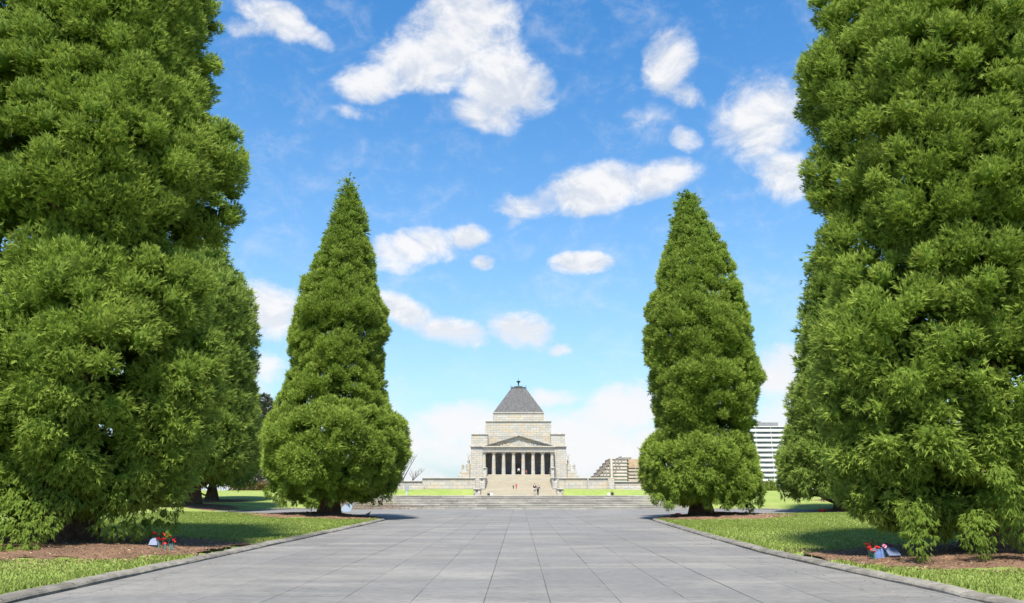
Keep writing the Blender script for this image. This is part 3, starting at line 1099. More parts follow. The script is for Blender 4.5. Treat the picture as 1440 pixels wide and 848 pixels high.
fl = zu1
person('person in dark brown coat and pale trousers standing on the terrace', stand(752, 697, 118, zt(118)), 1.76, R_(170), ('coat_brown', (.045, .032, .025)), ('trouser_beige', (.36, .32, .27)), ('hair_sandy', (.22, .14, .08)), lean=.06, arms='forward')
person('person in slate jacket bending beside the brown coated person', stand(756.3, 697, 117, zt(117)), 1.56, R_(150), ('jacket_slate', (.06, .07, .10)), ('trouser_dark', (.03, .03, .035)), ('hair_grey', (.18, .17, .17)), lean=.22, arms='forward')
person('person with pale shirt and black trousers between the middle portico columns', (at(729.4, 660, PYF + .3)[0], PYF + .25, fz + .004), 1.75, R_(0), ('shirt_pale', (.5, .48, .45)), ('cloth_black', (.015, .015, .02)))
person('small person in red top leaning by the portico column', (at(740.2, 660, PYF + .2)[0], PYF + .15, fz + .004), 1.25, R_(20), ('top_maroon', (.26, .06, .05)), ('trouser_rust', (.2, .09, .07)))
_st = stand(726.1, 687.9, 170, zl1)
person('person all in red standing low on the wide stairs', (_st[0], 170, zl1), 1.35, R_(10), ('top_red', (.42, .06, .05)), ('trouser_red', (.36, .08, .07)))
_st = stand(721.9, 687.9, 170, zl1)
person('small child in dark clothes beside the red person on the stairs', (_st[0], 170, zl1), 1.0, R_(-10), ('cloth_dark', (.03, .03, .035)), ('cloth_black', (.015, .015, .02)))
_st = stand(859, 697, 128, zt(128))
person('person in black sitting on the ground by the right grass bank', (_st[0], 126, zt(126) - .36), 1.5, R_(5), ('cloth_black', (.015, .015, .02)), ('cloth_dark', (.03, .03, .035)), seated=True)
person('person in dark jacket seated at the right end of the portico', (at(772.6, 668, PYF - .2)[0], PYF - .25, fz - .40), 1.5, R_(40), ('cloth_dark', (.03, .03, .035)), ('cloth_black', (.015, .015, .02)), seated=True)


def bag(label, loc, sc, mat, cat='bag'):
    t_ = thing('bag', label, cat, loc)
    bm = bmesh.new()
    add_box(bm, -.25 * sc, .25 * sc, -.12 * sc, .12 * sc, 0, .34 * sc, .05 * sc)
    bm_obj('pouch', bm, mat, t_)
    bm = bmesh.new()
    add_tube(bm, [(.15 * sc * math.cos(a), 0, .335 * sc + .14 * sc * math.sin(a)) for a in [math.pi * k / 8 for k in range(9)]], .015 * sc, 6)
    bm_obj('handle', bm, mat, t_)


cloth('bag_white', (.75, .72, .7)); cloth('bag_black', (.02, .02, .025))
bag('white bag left on the terrace at the stair foot', (at(691, 696, 140)[0], 140, zt(140)), 1.0, 'bag_white')
bag('black bag left on the terrace beside the white bag', (at(687.2, 696, 140)[0], 140, zt(140)), 1.0, 'bag_black')
bag('cream bag standing next to the person sitting by the grass', (at(856.0, 696, 128)[0], 128, zt(128)), .9, 'bag_white')
# pale marker post on the left bank
mp = thing('marker_post', 'small pale green marker post on the grass left of the stairs', 'post', (at(571.8, 697, 148)[0], 148, zt(148) - .05))
cloth('post_pale', (.34, .38, .27)); cloth('post_grey', (.22, .25, .25))
box('post_base', -.2, .2, -.15, .15, 0, .75, 'post_pale', mp, .03)
box('post_head', -.30, .30, -.12, .12, .752, 1.9, 'post_grey', mp, .05)

# ------------------------------------------------------------------ distant buildings
plain('white_paint', (.60, .60, .59), .6, .3, .04, .3)
plain('window_glass', (.10, .11, .12), .25, .5, .3, .2)
plain('window_warm', (.23, .205, .20), .35, .5, .3, .2)
plain('plant_grey', (.17, .17, .175), .7, .3, .1, .5)
plain('tan_brick', (.37, .31, .25), .85, .2, .18, .4)
plain('cream_render', (.43, .395, .35), .85, .2, .15, .3)
plain('brown_frame', (.33, .25, .22), .8, .2, .2, .5)
plain('rust_brick', (.36, .26, .18), .85, .2, .2, .4)
TY = 480.0
tw = thing('apartment_tower', 'tall white apartment block of banded storeys behind the right trees', 'building')
tx0, tz1 = at(1020, 600.5, TY); tx1, tz0 = at(1112.5, 690, TY)
fh = (tz1 - at(1100, 677.6, TY)[1]) / 11.0
box('core', tx0 + .3, tx1 - .3, TY + .8, TY + 16, tz0 - 25, tz1 - .1, 'plant_grey', tw)
for k in range(14):
    zz = tz1 - k * fh
    tone = 'white_paint'
    box('balcony_band', tx0, tx1, TY, TY + 16.2, zz - fh * .93, zz - fh * .45, tone, tw, .04)
    nb = 8
    for q in range(nb):
        xa = tx0 + (tx1 - tx0) * q / nb
        xb = tx0 + (tx1 - tx0) * (q + 1) / nb
        box('window', xa + .25, xb - .18, TY + .62, TY + .9, zz - fh * .45 + .02, zz + fh * .07 - .02, 'window_glass', tw)
        if q % 2 == 0:
            box('blade_wall', xa - .16, xa + .16, TY + .25, TY + 1.2, zz - fh * .45 + .004, zz + fh * .07 - .004, 'cream_render', tw)
box('roof_slab', tx0, tx1, TY, TY + 16.2, tz1 + .04, tz1 + .45, 'white_paint', tw, .05)
rect('roof_plant', 1030, 1094.6, 594.0, 600.2, TY + 3, TY + 12, 'plant_grey', tw, .1, TY + 3)
rect('lift_motor_room', 1050, 1070.5, 592.3, 600.2, TY + 2.6, TY + 10, 'plant_grey', tw, .1, TY + 2.6)

TB = 350.0
tb = thing('terraced_building', 'brown and cream office block stepping down to the left beyond the wall', 'building')
nfl = 7
yt_ = 645.6
for k in range(nfl):
    y1p = yt_ + k * 4.7
    xl = 857.5 - k * 4.2
    m_ = 'brown_frame' if k % 2 else 'cream_render'
    rect('storey', xl + 3.5, 882, y1p, y1p + 4.7, TB, TB + 20, 'cream_render', tb, .0, TB)
    rect('terrace_slab', xl - .2, 884, y1p - .5, y1p + .3, TB - .3, TB + 20.3, 'brown_frame', tb, .0, TB - .3)
    rect('terrace_frame', xl, xl + .8, y1p + .6, y1p + 4.2, TB - .9, TB + 19, 'brown_frame', tb, .0, TB - .9)
    for q in range(4 if k > 1 else 3):
        xw = xl + 6.2 + q * 4.6 + (k % 3) * .7
        if xw + 1.8 < 881:
            rect('window', xw, xw + 1.9, y1p + 1.2, y1p + 3.6, TB - .15, TB + .2, 'window_warm', tb, .0, TB)
    rect('spandrel', 882.3, 930, y1p, y1p + (2.8 if k > 1 else 4.7), TB + 1, TB + 20, 'rust_brick' if k < 3 else 'tan_brick', tb, 0, TB + 1)
    if k > 1:
        for q in range(4):
            rect('window', 884.4 + q * 10.5, 893.6 + q * 10.5, y1p + 2.8, y1p + 4.7, TB + 1.5, TB + 2.2, 'window_warm', tb, 0, TB + 1)
        rect('recess_wall', 882.3, 930, y1p + 2.8, y1p + 4.7, TB + 2, TB + 20, 'tan_brick', tb, 0, TB + 1)
for xp in (893.8, 904.5, 915):
    rect('pier', xp, xp + 1.4, 655.4, 680, TB + .6, TB + 2.4, 'cream_render', tb, 0, TB)
rect('stair_tower', 857.6, 861.4, 644.6, 675, TB - 1.6, TB + 4, 'cream_render', tb, 0, TB)
rect('roof_cap', 870, 888, 643.2, 645.2, TB + 4, TB + 15, 'plant_grey', tb, 0, TB + 4)
rect('roof_cap', 874, 884.5, 641.2, 643.2, TB + 5, TB + 14, 'cream_render', tb, 0, TB + 5)
for k in range(1, nfl):     # left gable lattice of dark frames
    xl = 857.5 - k * 4.2
    rect('gable_window', xl + 1.2, xl + 3.3, yt_ + k * 4.7 + 1.0, yt_ + k * 4.7 + 3.8, TB - .5, TB + .1, 'window_warm', tb, 0, TB - .5)

# ------------------------------------------------------------------ cypress trees
def spray_mesh(C, D, NRM, L, tint, rng, nb=6, wid=.17, spread=36):
    """feather sprays: fans of thin leaf faces; C base, D direction, NRM soft normal, L length"""
    n = len(C)
    D = D / np.linalg.norm(D, axis=1, keepdims=True)
    rv = rng.normal(size=(n, 3))
    S = np.cross(D, NRM + .45 * rv)
    S /= np.linalg.norm(S, axis=1, keepdims=True) + 1e-9
    Nn = np.cross(S, D)
    Vs, tips, tints, sn = [], [], [], []
    for k in range(nb):
        f = (k / (nb - 1) - .5) * 2 if nb > 1 else 0
        a = np.radians(f * spread + rng.normal(0, 9, n))
        ll = L * (1 - .30 * abs(f)) * rng.uniform(.75, 1.15, n)
        off = D * (L * (.10 + .30 * (1 - abs(f)) + rng.uniform(-.15, .25, n)))[:, None]
        dd = D * np.cos(a)[:, None] + S * np.sin(a)[:, None] + Nn * rng.normal(0, .22, n)[:, None]
        ss = np.cross(dd, Nn)
        ss /= np.linalg.norm(ss, axis=1, keepdims=True) + 1e-9
        ww = (ll * wid * .5 * rng.uniform(.8, 1.3, n))[:, None]
        b = C + off
        t = b + dd * ll[:, None]
        t[:, 2] -= ll * .05
        Vs += [b + ss * ww, b - ss * ww, t]
        tips += [np.full(n, .1), np.full(n, .1), np.full(n, 1.0)]
        tints += [tint] * 3
        sn += [NRM] * 3
    V = np.concatenate(Vs)
    T = []
    idx = np.arange(n)
    for k in range(nb):
        o = 3 * k * n
        T.append(np.stack([o + idx, o + n + idx, o + 2 * n + idx], 1))
    return V, np.concatenate(T), np.concatenate(tips), np.concatenate(tints), np.concatenate(sn)


def profile(sil, Y, zbase):
    rows = []
    for (py, xl, xr) in sil:
        Xl, Z = at(xl, py, Y)
        Xr, _ = at(xr, py, Y)
        rows.append((Z - zbase, Xl, Xr))
    rows.sort()
    return np.array(rows)


def cypress(label, tx, Y, sil, bs, slen, nspray, seed, extra=(), mat='cypress_leaf', nb=6, back=.4, depthf=1.0, trunk_r=.55, group='tall clipped cypress trees along the avenue', wid=.17, name='cypress_tree', waists=(), rim=.8, lobes=(), core=.84):
    rng = np.random.default_rng(seed)
    X0, _ = at(tx, 700, Y)
    zb = float(lawn_z(np.array([X0]), np.array([Y]))[0])
    root = thing(name, label, 'tree', (X0, Y, zb), 0, group)
    pr = profile(sil, Y, zb)
    zs, xl, xr = pr[:, 0], pr[:, 1] - X0, pr[:, 2] - X0
    H = zs[-1]
    waist_z = [(at(tx, wy, Y)[1] - zb, dep, wd) for (wy, dep, wd) in waists]
    camv = np.array([-X0, -Y, 0.0])
    tocam = camv[:2] / np.linalg.norm(camv[:2])

    def R(th, z):
        l = -np.interp(z, zs, xl)
        r = np.interp(z, zs, xr)
        c = np.cos(th)
        mid = (l + r) / 2 * depthf
        side = np.where(c > 0, r, l)
        mid = mid * (1 + .07 * np.sin(3 * th + z * .5 + seed) * np.sin(z * .9 + th * 2 + seed * 2) + .05 * np.sin(5 * th - z * 1.1) + .03 * np.sin(9 * th + z * 2.3))
        for (wz, dep, wd) in waist_z:
            mid = mid * (1 - dep * np.exp(-((z - wz) / wd) ** 2))
        return np.maximum(.05, side * c * c + mid * (1 - c * c) - slen * .30)
    # billow centres, spread evenly over the crown surface
    area = float(np.sum(np.diff(zs) * ((xr - xl)[1:] + (xr - xl)[:-1]) / 2 * np.pi))
    want = int(area / (bs * bs) * 1.25)
    cand_z = rng.uniform(zs[0], H, want * 30)
    wgt = np.interp(cand_z, zs, (xr - xl) / 2)
    cand_z = cand_z[rng.uniform(0, wgt.max(), len(cand_z)) < wgt]
    cand_t = rng.uniform(0, 2 * np.pi, len(cand_z))
    r = R(cand_t, cand_z)
    P = np.stack([r * np.cos(cand_t), r * np.sin(cand_t), cand_z], 1)
    ez = .15
    dr = (R(cand_t, cand_z + ez) - R(cand_t, cand_z - ez)) / (2 * ez)
    NC = np.stack([np.cos(cand_t), np.sin(cand_t), np.clip(-dr, -1.2, 1.2)], 1)
    NC /= np.linalg.norm(NC, axis=1, keepdims=True)
    if lobes:
        P[:, :2] *= core
        LC, LR = [], []
        for (px, py, rx, ry, dy) in lobes:
            dy = dy * .25 + .25
            lx, lz = at(px, py, Y + dy)
            sc_ = (Y + dy) / 1080.0 * 1.03
            LC.append((lx - X0, dy, lz - zb)); LR.append((rx * sc_, min(rx, ry) * sc_ * .84, ry * sc_))
        LC, LR = np.array(LC), np.array(LR)
        PL, NL, RL = [], [], []
        for c_, r_ in zip(LC, LR):
            m_ = int(4 * np.pi * (r_[0] * r_[2]) / (bs * bs) * 22)
            u = rng.normal(size=(m_, 3)); u /= np.linalg.norm(u, axis=1, keepdims=True)
            wob = 1 + .06 * np.sin(u[:, 0] * 6 + c_[0]) * np.sin(u[:, 2] * 5 + c_[2])
            PL.append(c_ + u * (r_ + .22) * wob[:, None])
            nn_ = u / r_; NL.append(nn_ / np.linalg.norm(nn_, axis=1, keepdims=True)); RL.append(np.full(m_, r_.min()))
        P = np.concatenate([P] + PL); NC = np.concatenate([NC] + NL); r = np.concatenate([r] + RL)
        inside = (((P[:, None, :] - LC[None]) / (LR[None] + .10)) ** 2).sum(2) < .86
        own = np.concatenate([np.full(len(P) - sum(map(len, PL)), -1)] + [np.full(len(x_), k_) for k_, x_ in enumerate(PL)])
        for k_ in range(len(LC)):
            inside[own == k_, k_] = False
        keep_ = ~inside.any(1) & (P[:, 2] > zs[0] - .2)
        P, NC, r = P[keep_], NC[keep_], r[keep_]
        perm = rng.permutation(len(P))
        P, NC, r = P[perm], NC[perm], r[perm]
    keep = []
    cell = {}
    sp = bs * .92
    for i, p in enumerate(P):
        loc_sp = sp * min(1, .45 + r[i] / 4.0)
        k = tuple((p // sp).astype(int))
        ok = True
        for a in (-1, 0, 1):
            for b in (-1, 0, 1):
                for c in (-1, 0, 1):
                    for j in cell.get((k[0] + a, k[1] + b, k[2] + c), ()):
                        if ((P[j] - p) ** 2).sum() < loc_sp * loc_sp:
                            ok = False
                            break
                    if not ok:
                        break
                if not ok:
                    break
            if not ok:
                break
        if ok:
            cell.setdefault(k, []).append(i)
            keep.append(i)
    P, N, rr_ = P[keep], NC[keep], r[keep]
    B = len(P)
    br = np.minimum(bs * rng.choice([.45, .6, .75, .95, 1.1], B) * rng.uniform(.85, 1.1, B) * np.minimum(1, .40 + rr_ / 4.5), np.maximum(.24, rr_ * .62))
    ins = br * rng.uniform(.90, 1.2, B) + np.maximum(0, rng.normal(0, .32 * np.minimum(bs, rr_ * .5), B))
    ins *= np.clip(rr_ / 1.2, .05, 1)
    Cn = P - N * ins[:, None]
    kind = np.zeros(B)
    # an inner layer of coarser foliage, coloured dark as if shaded, so the crown is not hollow
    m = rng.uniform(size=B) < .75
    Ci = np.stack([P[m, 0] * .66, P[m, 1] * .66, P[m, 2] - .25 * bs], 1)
    az_ = zs[0] + (H - zs[0]) * .84
    while az_ < H - .12:
        ra = float(np.interp(az_, zs, (xr - xl) / 2)); xm = float(np.interp(az_, zs, (xr + xl) / 2))
        for q in range(3):
            a_ = rng.uniform(0, 6.28)
            Cn = np.vstack([Cn, [[xm + .3 * ra * math.cos(a_), .3 * ra * math.sin(a_), az_]]])
            br = np.append(br, max(.12, ra * .68)); kind = np.append(kind, 0)
            N = np.vstack([N, [[.5 * math.cos(a_), .5 * math.sin(a_), .75]]])
        az_ += max(.16, ra * .5)
    for q in range(int(rim * 26)):
        a_ = rng.uniform(0, 6.28)
        r0_ = float(R(np.array(a_), np.array(zs[0] + .9))) * rng.uniform(.72, 1.0)
        ln_ = rng.uniform(.3, 1.0) * rim
        zq = zs[0] + 1.0
        while zq > max(.45, zs[0] + .55 - ln_):
            f_ = (zs[0] + 1.0 - zq) / 1.5
            Cn = np.vstack([Cn, [[r0_ * math.cos(a_) + rng.normal(0, .07), r0_ * math.sin(a_) + rng.normal(0, .07), zq]]])
            br = np.append(br, (.48 - .26 * f_) * (bs / 1.3) * rng.uniform(.8, 1.15)); kind = np.append(kind, 1)
            N = np.vstack([N, [[math.cos(a_), math.sin(a_), -.2]]])
            zq -= .26
    for (px, py, Ye, rad) in extra:
        ex, ezz = at(px, py, Ye)
        Cn = np.vstack([Cn, [[ex - X0, Ye - Y, ezz - zb]]])
        br = np.append(br, rad * .85)
        e = np.array([ex - X0, Ye - Y, 0.0]); e /= np.linalg.norm(e) + 1e-9
        N = np.vstack([N, [e]])
        kind = np.append(kind, 1)
    B = len(Cn)
    facing = N[:, 0] * tocam[0] + N[:, 1] * tocam[1]
    dens = np.where(facing > -.35, 1.0, back)
    wt_ = br ** 2 * dens
    cnt = np.maximum(6, (wt_ / wt_.sum() * nspray * 1.5)).astype(int)
    bi = np.repeat(np.arange(B), cnt)
    n = len(bi)
    d = rng.normal(size=(n, 3))
    d /= np.linalg.norm(d, axis=1, keepdims=True)
    d = d + N[bi] * .75
    d /= np.linalg.norm(d, axis=1, keepdims=True)
    lump = 1 + .10 * np.sin(d[:, 0] * 7 + bi) * np.sin(d[:, 2] * 8 + bi * 1.7) + .10 * np.sin(d[:, 1] * 9 + bi * .6)
    Q = Cn[bi] + d * (br[bi] * rng.uniform(.74, 1.0, n) * lump)[:, None] * np.array([1, 1, .92])
    # drop sprays buried in neighbouring billows
    ok = np.ones(n, bool)
    starts = np.concatenate([[0], np.cumsum(cnt)])
    for i in range(B):
        dd = ((Cn - Cn[i]) ** 2).sum(1)
        nb_ = np.where((dd < (br + br[i]) ** 2) & (np.arange(B) != i))[0]
        if len(nb_) == 0:
            continue
        q = Q[starts[i]:starts[i + 1]]
        d2 = ((q[:, None, :] - Cn[nb_][None]) ** 2).sum(2)
        ok[starts[i]:starts[i + 1]] = ~(d2 < (br[nb_] * .90) ** 2).any(1)
    Q, d, bi = Q[ok], d[ok], bi[ok]
    n = len(Q)
    zf = Q[:, 2] / H
    droop = np.clip(1 - Q[:, 2] / (H * .30), 0, 1)
    up = .62 - 1.35 * droop * (rng.uniform(.4, 1.2, n))
    D = d * .62 + N[bi] * .22 + rng.normal(0, .38, (n, 3))
    D[:, 2] += up
    hang = kind[bi] > 0
    D[hang] = D[hang] * .6 + np.array([0, 0, -.55])
    L = slen * rng.uniform(.65, 1.35, n) * np.where(dens[bi] < 1, 1.35, 1.0)
    L *= np.clip(.45 + np.interp(Q[:, 2], zs, (xr - xl) / 2) / 3.5, .4, 1)
    soft = d * .75 + N[bi] * .45 + np.array([0, 0, .12])
    soft /= np.linalg.norm(soft, axis=1, keepdims=True)
    btint = rng.uniform(0, 1, B)
    tint = np.clip(.55 * btint[bi] + .45 * rng.uniform(0, 1, n), 0, 1)
    hs_ = np.where(hang, .45, 1.0)  # hanging sprays coloured darker to stand for the crown's shade
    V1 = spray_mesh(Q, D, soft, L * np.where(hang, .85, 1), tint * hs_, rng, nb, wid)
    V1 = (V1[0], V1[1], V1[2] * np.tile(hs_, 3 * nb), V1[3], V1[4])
    # inner layer
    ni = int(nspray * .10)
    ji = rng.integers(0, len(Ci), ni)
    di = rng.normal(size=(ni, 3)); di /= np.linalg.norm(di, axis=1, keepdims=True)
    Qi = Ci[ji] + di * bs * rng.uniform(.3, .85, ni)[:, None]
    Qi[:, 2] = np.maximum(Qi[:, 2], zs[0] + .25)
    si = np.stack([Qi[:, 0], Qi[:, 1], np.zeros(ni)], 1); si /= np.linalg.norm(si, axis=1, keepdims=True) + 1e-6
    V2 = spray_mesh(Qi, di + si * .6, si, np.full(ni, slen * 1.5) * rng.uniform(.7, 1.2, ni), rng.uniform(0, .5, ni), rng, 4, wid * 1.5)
    # dense foliage lump inside every billow, tinted dark like the shaded creases
    bmi = bmesh.new()
    bmesh.ops.create_icosphere(bmi, subdivisions=1, radius=1.0)
    iv = np.array([v.co[:] for v in bmi.verts]); bmi.verts.index_update()
    it = np.array([[v.index for v in f.verts] for f in bmi.faces]); bmi.free()
    nv = len(iv)
    jit = rng.uniform(.62, .90, (B, nv, 1)) * np.where(kind > 0, .45, 1.0)[:, None, None]
    K = (Cn[:, None, :] + iv[None] * br[:, None, None] * jit).reshape(-1, 3)
    KT = (it[None] + (np.arange(B) * nv)[:, None, None]).reshape(-1, 3)
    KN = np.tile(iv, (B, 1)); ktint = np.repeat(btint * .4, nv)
    o1 = len(V1[0]); o2 = o1 + len(V2[0])
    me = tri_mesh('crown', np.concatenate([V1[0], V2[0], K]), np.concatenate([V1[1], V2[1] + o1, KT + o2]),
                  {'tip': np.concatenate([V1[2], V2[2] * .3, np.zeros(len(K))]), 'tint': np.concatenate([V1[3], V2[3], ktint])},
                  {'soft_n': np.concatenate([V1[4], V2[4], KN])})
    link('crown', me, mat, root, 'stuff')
    open('/tmp/tris.txt', 'a').write('%s %d %d\n' % (label[:30], B, len(me.polygons)))
    # trunk with flared ribs, and limbs
    rt = random.Random(seed)
    bm = bmesh.new()
    sides = 18
    rings = []
    for q in range(12):
        f = q / 11
        z = -.35 + f * H * .93
        rr = trunk_r * (1 - .93 * f) + trunk_r * .9 * math.exp(-max(0, z) / .35)
        rings.append([bm.verts.new(((rr * (1 + .16 * math.sin(5 * t + seed) * math.exp(-max(0, z) / 2.5) + .07 * math.sin(9 * t + q))) * math.cos(t), rr * (1 + .16 * math.sin(5 * t + seed)) * math.sin(t), z))
                      for t in [2 * math.pi * k / sides for k in range(sides)]])
    for r0, r1 in zip(rings, rings[1:]):
        for k in range(sides):
            bm.faces.new((r0[k], r0[(k + 1) % sides], r1[(k + 1) % sides], r1[k]))
    bm.faces.new(rings[-1])
    tr = bm_obj('trunk', bm, 'bark', root, smooth=True)
    for q in range(16):
        z0 = .5 + q * H * .045 if q > 5 else rt.uniform(.35, 1.6)
        a = rt.uniform(0, 6.28)
        ln = .62 * float(R(np.array(a), np.array(min(H * .9, z0 + 1.5))))
        p = [Vector((trunk_r * .5 * math.cos(a), trunk_r * .5 * math.sin(a), z0))]
        for s_ in range(1, 6):
            f = s_ / 5
            p.append(Vector((math.cos(a + .25 * math.sin(f * 4 + q)) * ln * f, math.sin(a + .25 * math.sin(f * 4 + q)) * ln * f, z0 + ln * f * (.55 if q > 5 else .30) + .12 * math.sin(f * 7 + q))))
        bm = bmesh.new()
        add_tube(bm, p, [.16 * (1 - .85 * s_ / 5) * min(1, trunk_r / .5) for s_ in range(6)], 7)
        bm_obj('limb', bm, 'bark', root, smooth=True)
    return root, (X0, Y, zb)


S_ML = [(255, 492, 494), (275, 484, 503), (299, 472, 514), (328, 462, 521), (358, 446, 528), (382, 436, 530), (400, 422, 531), (417, 421, 538), (446, 412, 549), (476, 404, 547),
        (493, 405, 540), (517, 410, 541), (546, 397, 544), (570, 388, 547), (590, 380, 570), (617, 374, 579), (641, 372, 579), (665, 376, 571), (686, 386, 556), (697, 402, 538), (705, 425, 515)]
S_MR = [(275, 965, 979), (294, 956, 988), (311, 951, 998), (334, 945, 1013), (356, 932, 1024), (379, 925, 1033), (401, 920, 1040), (424, 911, 1047), (452, 905, 1055), (481, 904, 1058),
        (509, 908, 1064), (532, 911, 1074), (554, 915, 1070), (577, 920, 1064), (600, 922, 1061), (611, 914, 1057), (628, 900, 1061), (650, 898, 1068), (673, 901, 1071), (688, 908, 1070), (699, 922, 1062), (708, 948, 1040)]
S_L1 = [(-330, 70, 100), (-250, 10, 165), (-160, -60, 235), (-80, -110, 280), (0, -140, 304), (60, -150, 305), (120, -150, 310), (180, -160, 326), (212, -165, 346), (240, -160, 340), (280, -150, 334), (325, -140, 318), (352, -135, 290),
        (385, -140, 278), (430, -150, 290), (480, -155, 292), (540, -155, 290), (590, -150, 284), (630, -145, 270), (665, -140, 245), (690, -125, 200), (710, -100, 150), (724, -70, 120)]
S_R1 = [(-330, 1395, 1425), (-250, 1330, 1490), (-160, 1270, 1550), (-80, 1200, 1620), (0, 1152, 1660), (30, 1142, 1670), (70, 1134, 1670), (105, 1120, 1670), (130, 1110, 1670), (160, 1116, 1670), (205, 1126, 1660), (260, 1130, 1650), (300, 1142, 1650), (335, 1158, 1640),
        (365, 1170, 1640), (400, 1162, 1650), (450, 1152, 1655), (500, 1146, 1655), (560, 1142, 1650), (610, 1148, 1640), (650, 1158, 1630), (680, 1175, 1610), (703, 1205, 1570), (722, 1250, 1530), (735, 1310, 1500)]
S_L2 = [(330, 268, 276), (360, 236, 300), (385, 215, 325), (405, 205, 345), (430, 195, 356), (470, 190, 358), (510, 188, 358), (550, 185, 357), (585, 180, 358), (615, 176, 362), (645, 178, 360), (664, 188, 345), (680, 215, 325)]
S_L3 = [(420, 294, 300), (460, 270, 330), (510, 252, 350), (560, 240, 360), (600, 232, 367), (630, 228, 372), (650, 230, 371), (666, 240, 358), (680, 258, 340)]
S_R2 = [(345, 1180, 1190), (360, 1158, 1205), (390, 1150, 1220), (421, 1141, 1235), (470, 1128, 1250), (519, 1124, 1256), (568, 1109, 1262), (600, 1110, 1266), (640, 1097, 1275), (665, 1094, 1277), (688, 1101, 1268), (700, 1115, 1250)]
S_R3 = [(400, 1236, 1244), (450, 1205, 1280), (520, 1185, 1300), (580, 1172, 1308), (640, 1160, 1318), (670, 1162, 1310), (692, 1180, 1290), (702, 1210, 1260)]

# big rounded lobes of the two near trees: photo column, row, half width, half height, metres behind (+) the trunk
LOB_L1 = [(95, 510, 165, 186, -3.4), (88, 610, 80, 85, -6.0), (60, 560, 70, 80, -6.0), (222, 545, 80, 120, -2.0), (196, 425, 92, 96, -2.6), (30, 660, 110, 100, -3.8), (150, 640, 85, 76, -2.8), (-60, 520, 130, 170, -2.4), (226, 636, 50, 66, -1.4),
          (238, 222, 108, 92, 1.6), (205, 95, 106, 112, 1.4), (95, 140, 118, 120, -1.4), (150, 275, 110, 60, 2.6), (20, 240, 96, 70, -.4), (-40, 120, 120, 130, .6), (232, 15, 74, 90, 2.2), (120, -20, 130, 100, .6), (285, 290, 40, 52, 2.6),
          (90, -140, 150, 110, 0), (75, -250, 80, 110, 0), (190, -90, 90, 90, .6)]
LOB_R1 = [(1290, 500, 118, 134, -2.4), (1262, 590, 92, 100, -1.6), (1340, 600, 120, 115, -2.2), (1240, 452, 60, 76, -.6), (1250, 662, 60, 50, -1.0), (1420, 560, 140, 170, -2.0), (1300, 690, 80, 42, -1.9), (1212, 562, 44, 74, -.2), (1260, 405, 74, 56, -1.4), (1440, 680, 70, 50, -1.6), (1216, 345, 48, 44, .6), (1410, 600, 80, 90, -5.0),
          (1215, 122, 94, 96, 1.2), (1208, 255, 68, 72, 1.6), (1270, 190, 100, 90, -.8), (1345, 250, 105, 90, -1.6), (1295, 330, 92, 62, -1.5), (1420, 330, 110, 100, -1.4), (1400, 140, 120, 110, -1.0), (1230, 20, 84, 90, .6), (1330, 30, 120, 110, -.4), (1450, 0, 120, 130, 0),
          (1410, -140, 160, 110, 0), (1410, -250, 80, 110, 0), (1300, -80, 110, 90, .5), (1560, 500, 120, 160, 0), (1560, 150, 110, 160, 0)]
hangL = [(238, 690, 20.2, .50), (234, 706, 20.2, .46), (230, 722, 20.2, .42), (224, 736, 20.1, .38), (236, 738, 20.2, .28), (205, 735, 20.0, .42), (190, 745, 19.6, .34), (175, 738, 19.4, .40), (160, 745, 19.2, .30), (230, 750, 20.0, .22), (140, 735, 19.0, .36),
         (-10, 690, 18.4, .9), (30, 690, 18.4, .85), (70, 692, 18.5, .75), (15, 712, 18.0, .8), (55, 715, 18.1, .6), (85, 712, 18.3, .5), (10, 745, 17.6, .62), (35, 752, 17.6, .50), (12, 772, 17.4, .42), (-15, 765, 17.4, .6), (42, 772, 17.5, .32), (30, 785, 17.3, .24), (60, 740, 17.8, .42),]
hangR = [(1290, 722, 16.2, .46), (1292, 735, 16.2, .42), (1298, 750, 16.1, .36), (1292, 765, 16.0, .28), (1299, 778, 16.0, .20), (1285, 748, 16.1, .28), (1378, 735, 15.9, .42), (1372, 752, 15.8, .36), (1380, 768, 15.8, .26), (1390, 745, 15.9, .34), 
         (1428, 738, 15.9, .45), (1437, 755, 15.9, .36)]
hangL = [(a_, b_, c_ + .9, d_) for a_, b_, c_, d_ in hangL]
hangR = [(a_, b_, c_ + .9, d_) for a_, b_, c_, d_ in hangR]
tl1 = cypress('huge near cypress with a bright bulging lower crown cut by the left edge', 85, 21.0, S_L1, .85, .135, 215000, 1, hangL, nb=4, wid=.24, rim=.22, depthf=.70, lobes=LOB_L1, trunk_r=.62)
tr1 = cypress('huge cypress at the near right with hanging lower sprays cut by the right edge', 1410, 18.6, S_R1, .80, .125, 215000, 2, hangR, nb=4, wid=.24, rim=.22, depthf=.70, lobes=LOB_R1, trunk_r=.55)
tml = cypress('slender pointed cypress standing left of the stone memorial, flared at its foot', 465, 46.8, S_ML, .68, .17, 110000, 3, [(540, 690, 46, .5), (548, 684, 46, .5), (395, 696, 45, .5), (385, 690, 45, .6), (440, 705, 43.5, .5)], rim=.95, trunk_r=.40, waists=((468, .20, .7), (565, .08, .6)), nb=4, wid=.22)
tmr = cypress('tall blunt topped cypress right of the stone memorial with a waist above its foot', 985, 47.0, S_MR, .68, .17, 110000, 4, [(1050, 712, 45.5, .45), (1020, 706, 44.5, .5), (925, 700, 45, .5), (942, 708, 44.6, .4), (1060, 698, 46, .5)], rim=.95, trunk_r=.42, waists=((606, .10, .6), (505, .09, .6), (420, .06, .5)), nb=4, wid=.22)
tl2 = cypress('dark cypress on the left lawn half hidden behind the huge near left tree', 272, 64.5, S_L2, 1.05, .32, 34000, 5, trunk_r=.42, mat='cypress_leaf_far', nb=4, wid=.22)
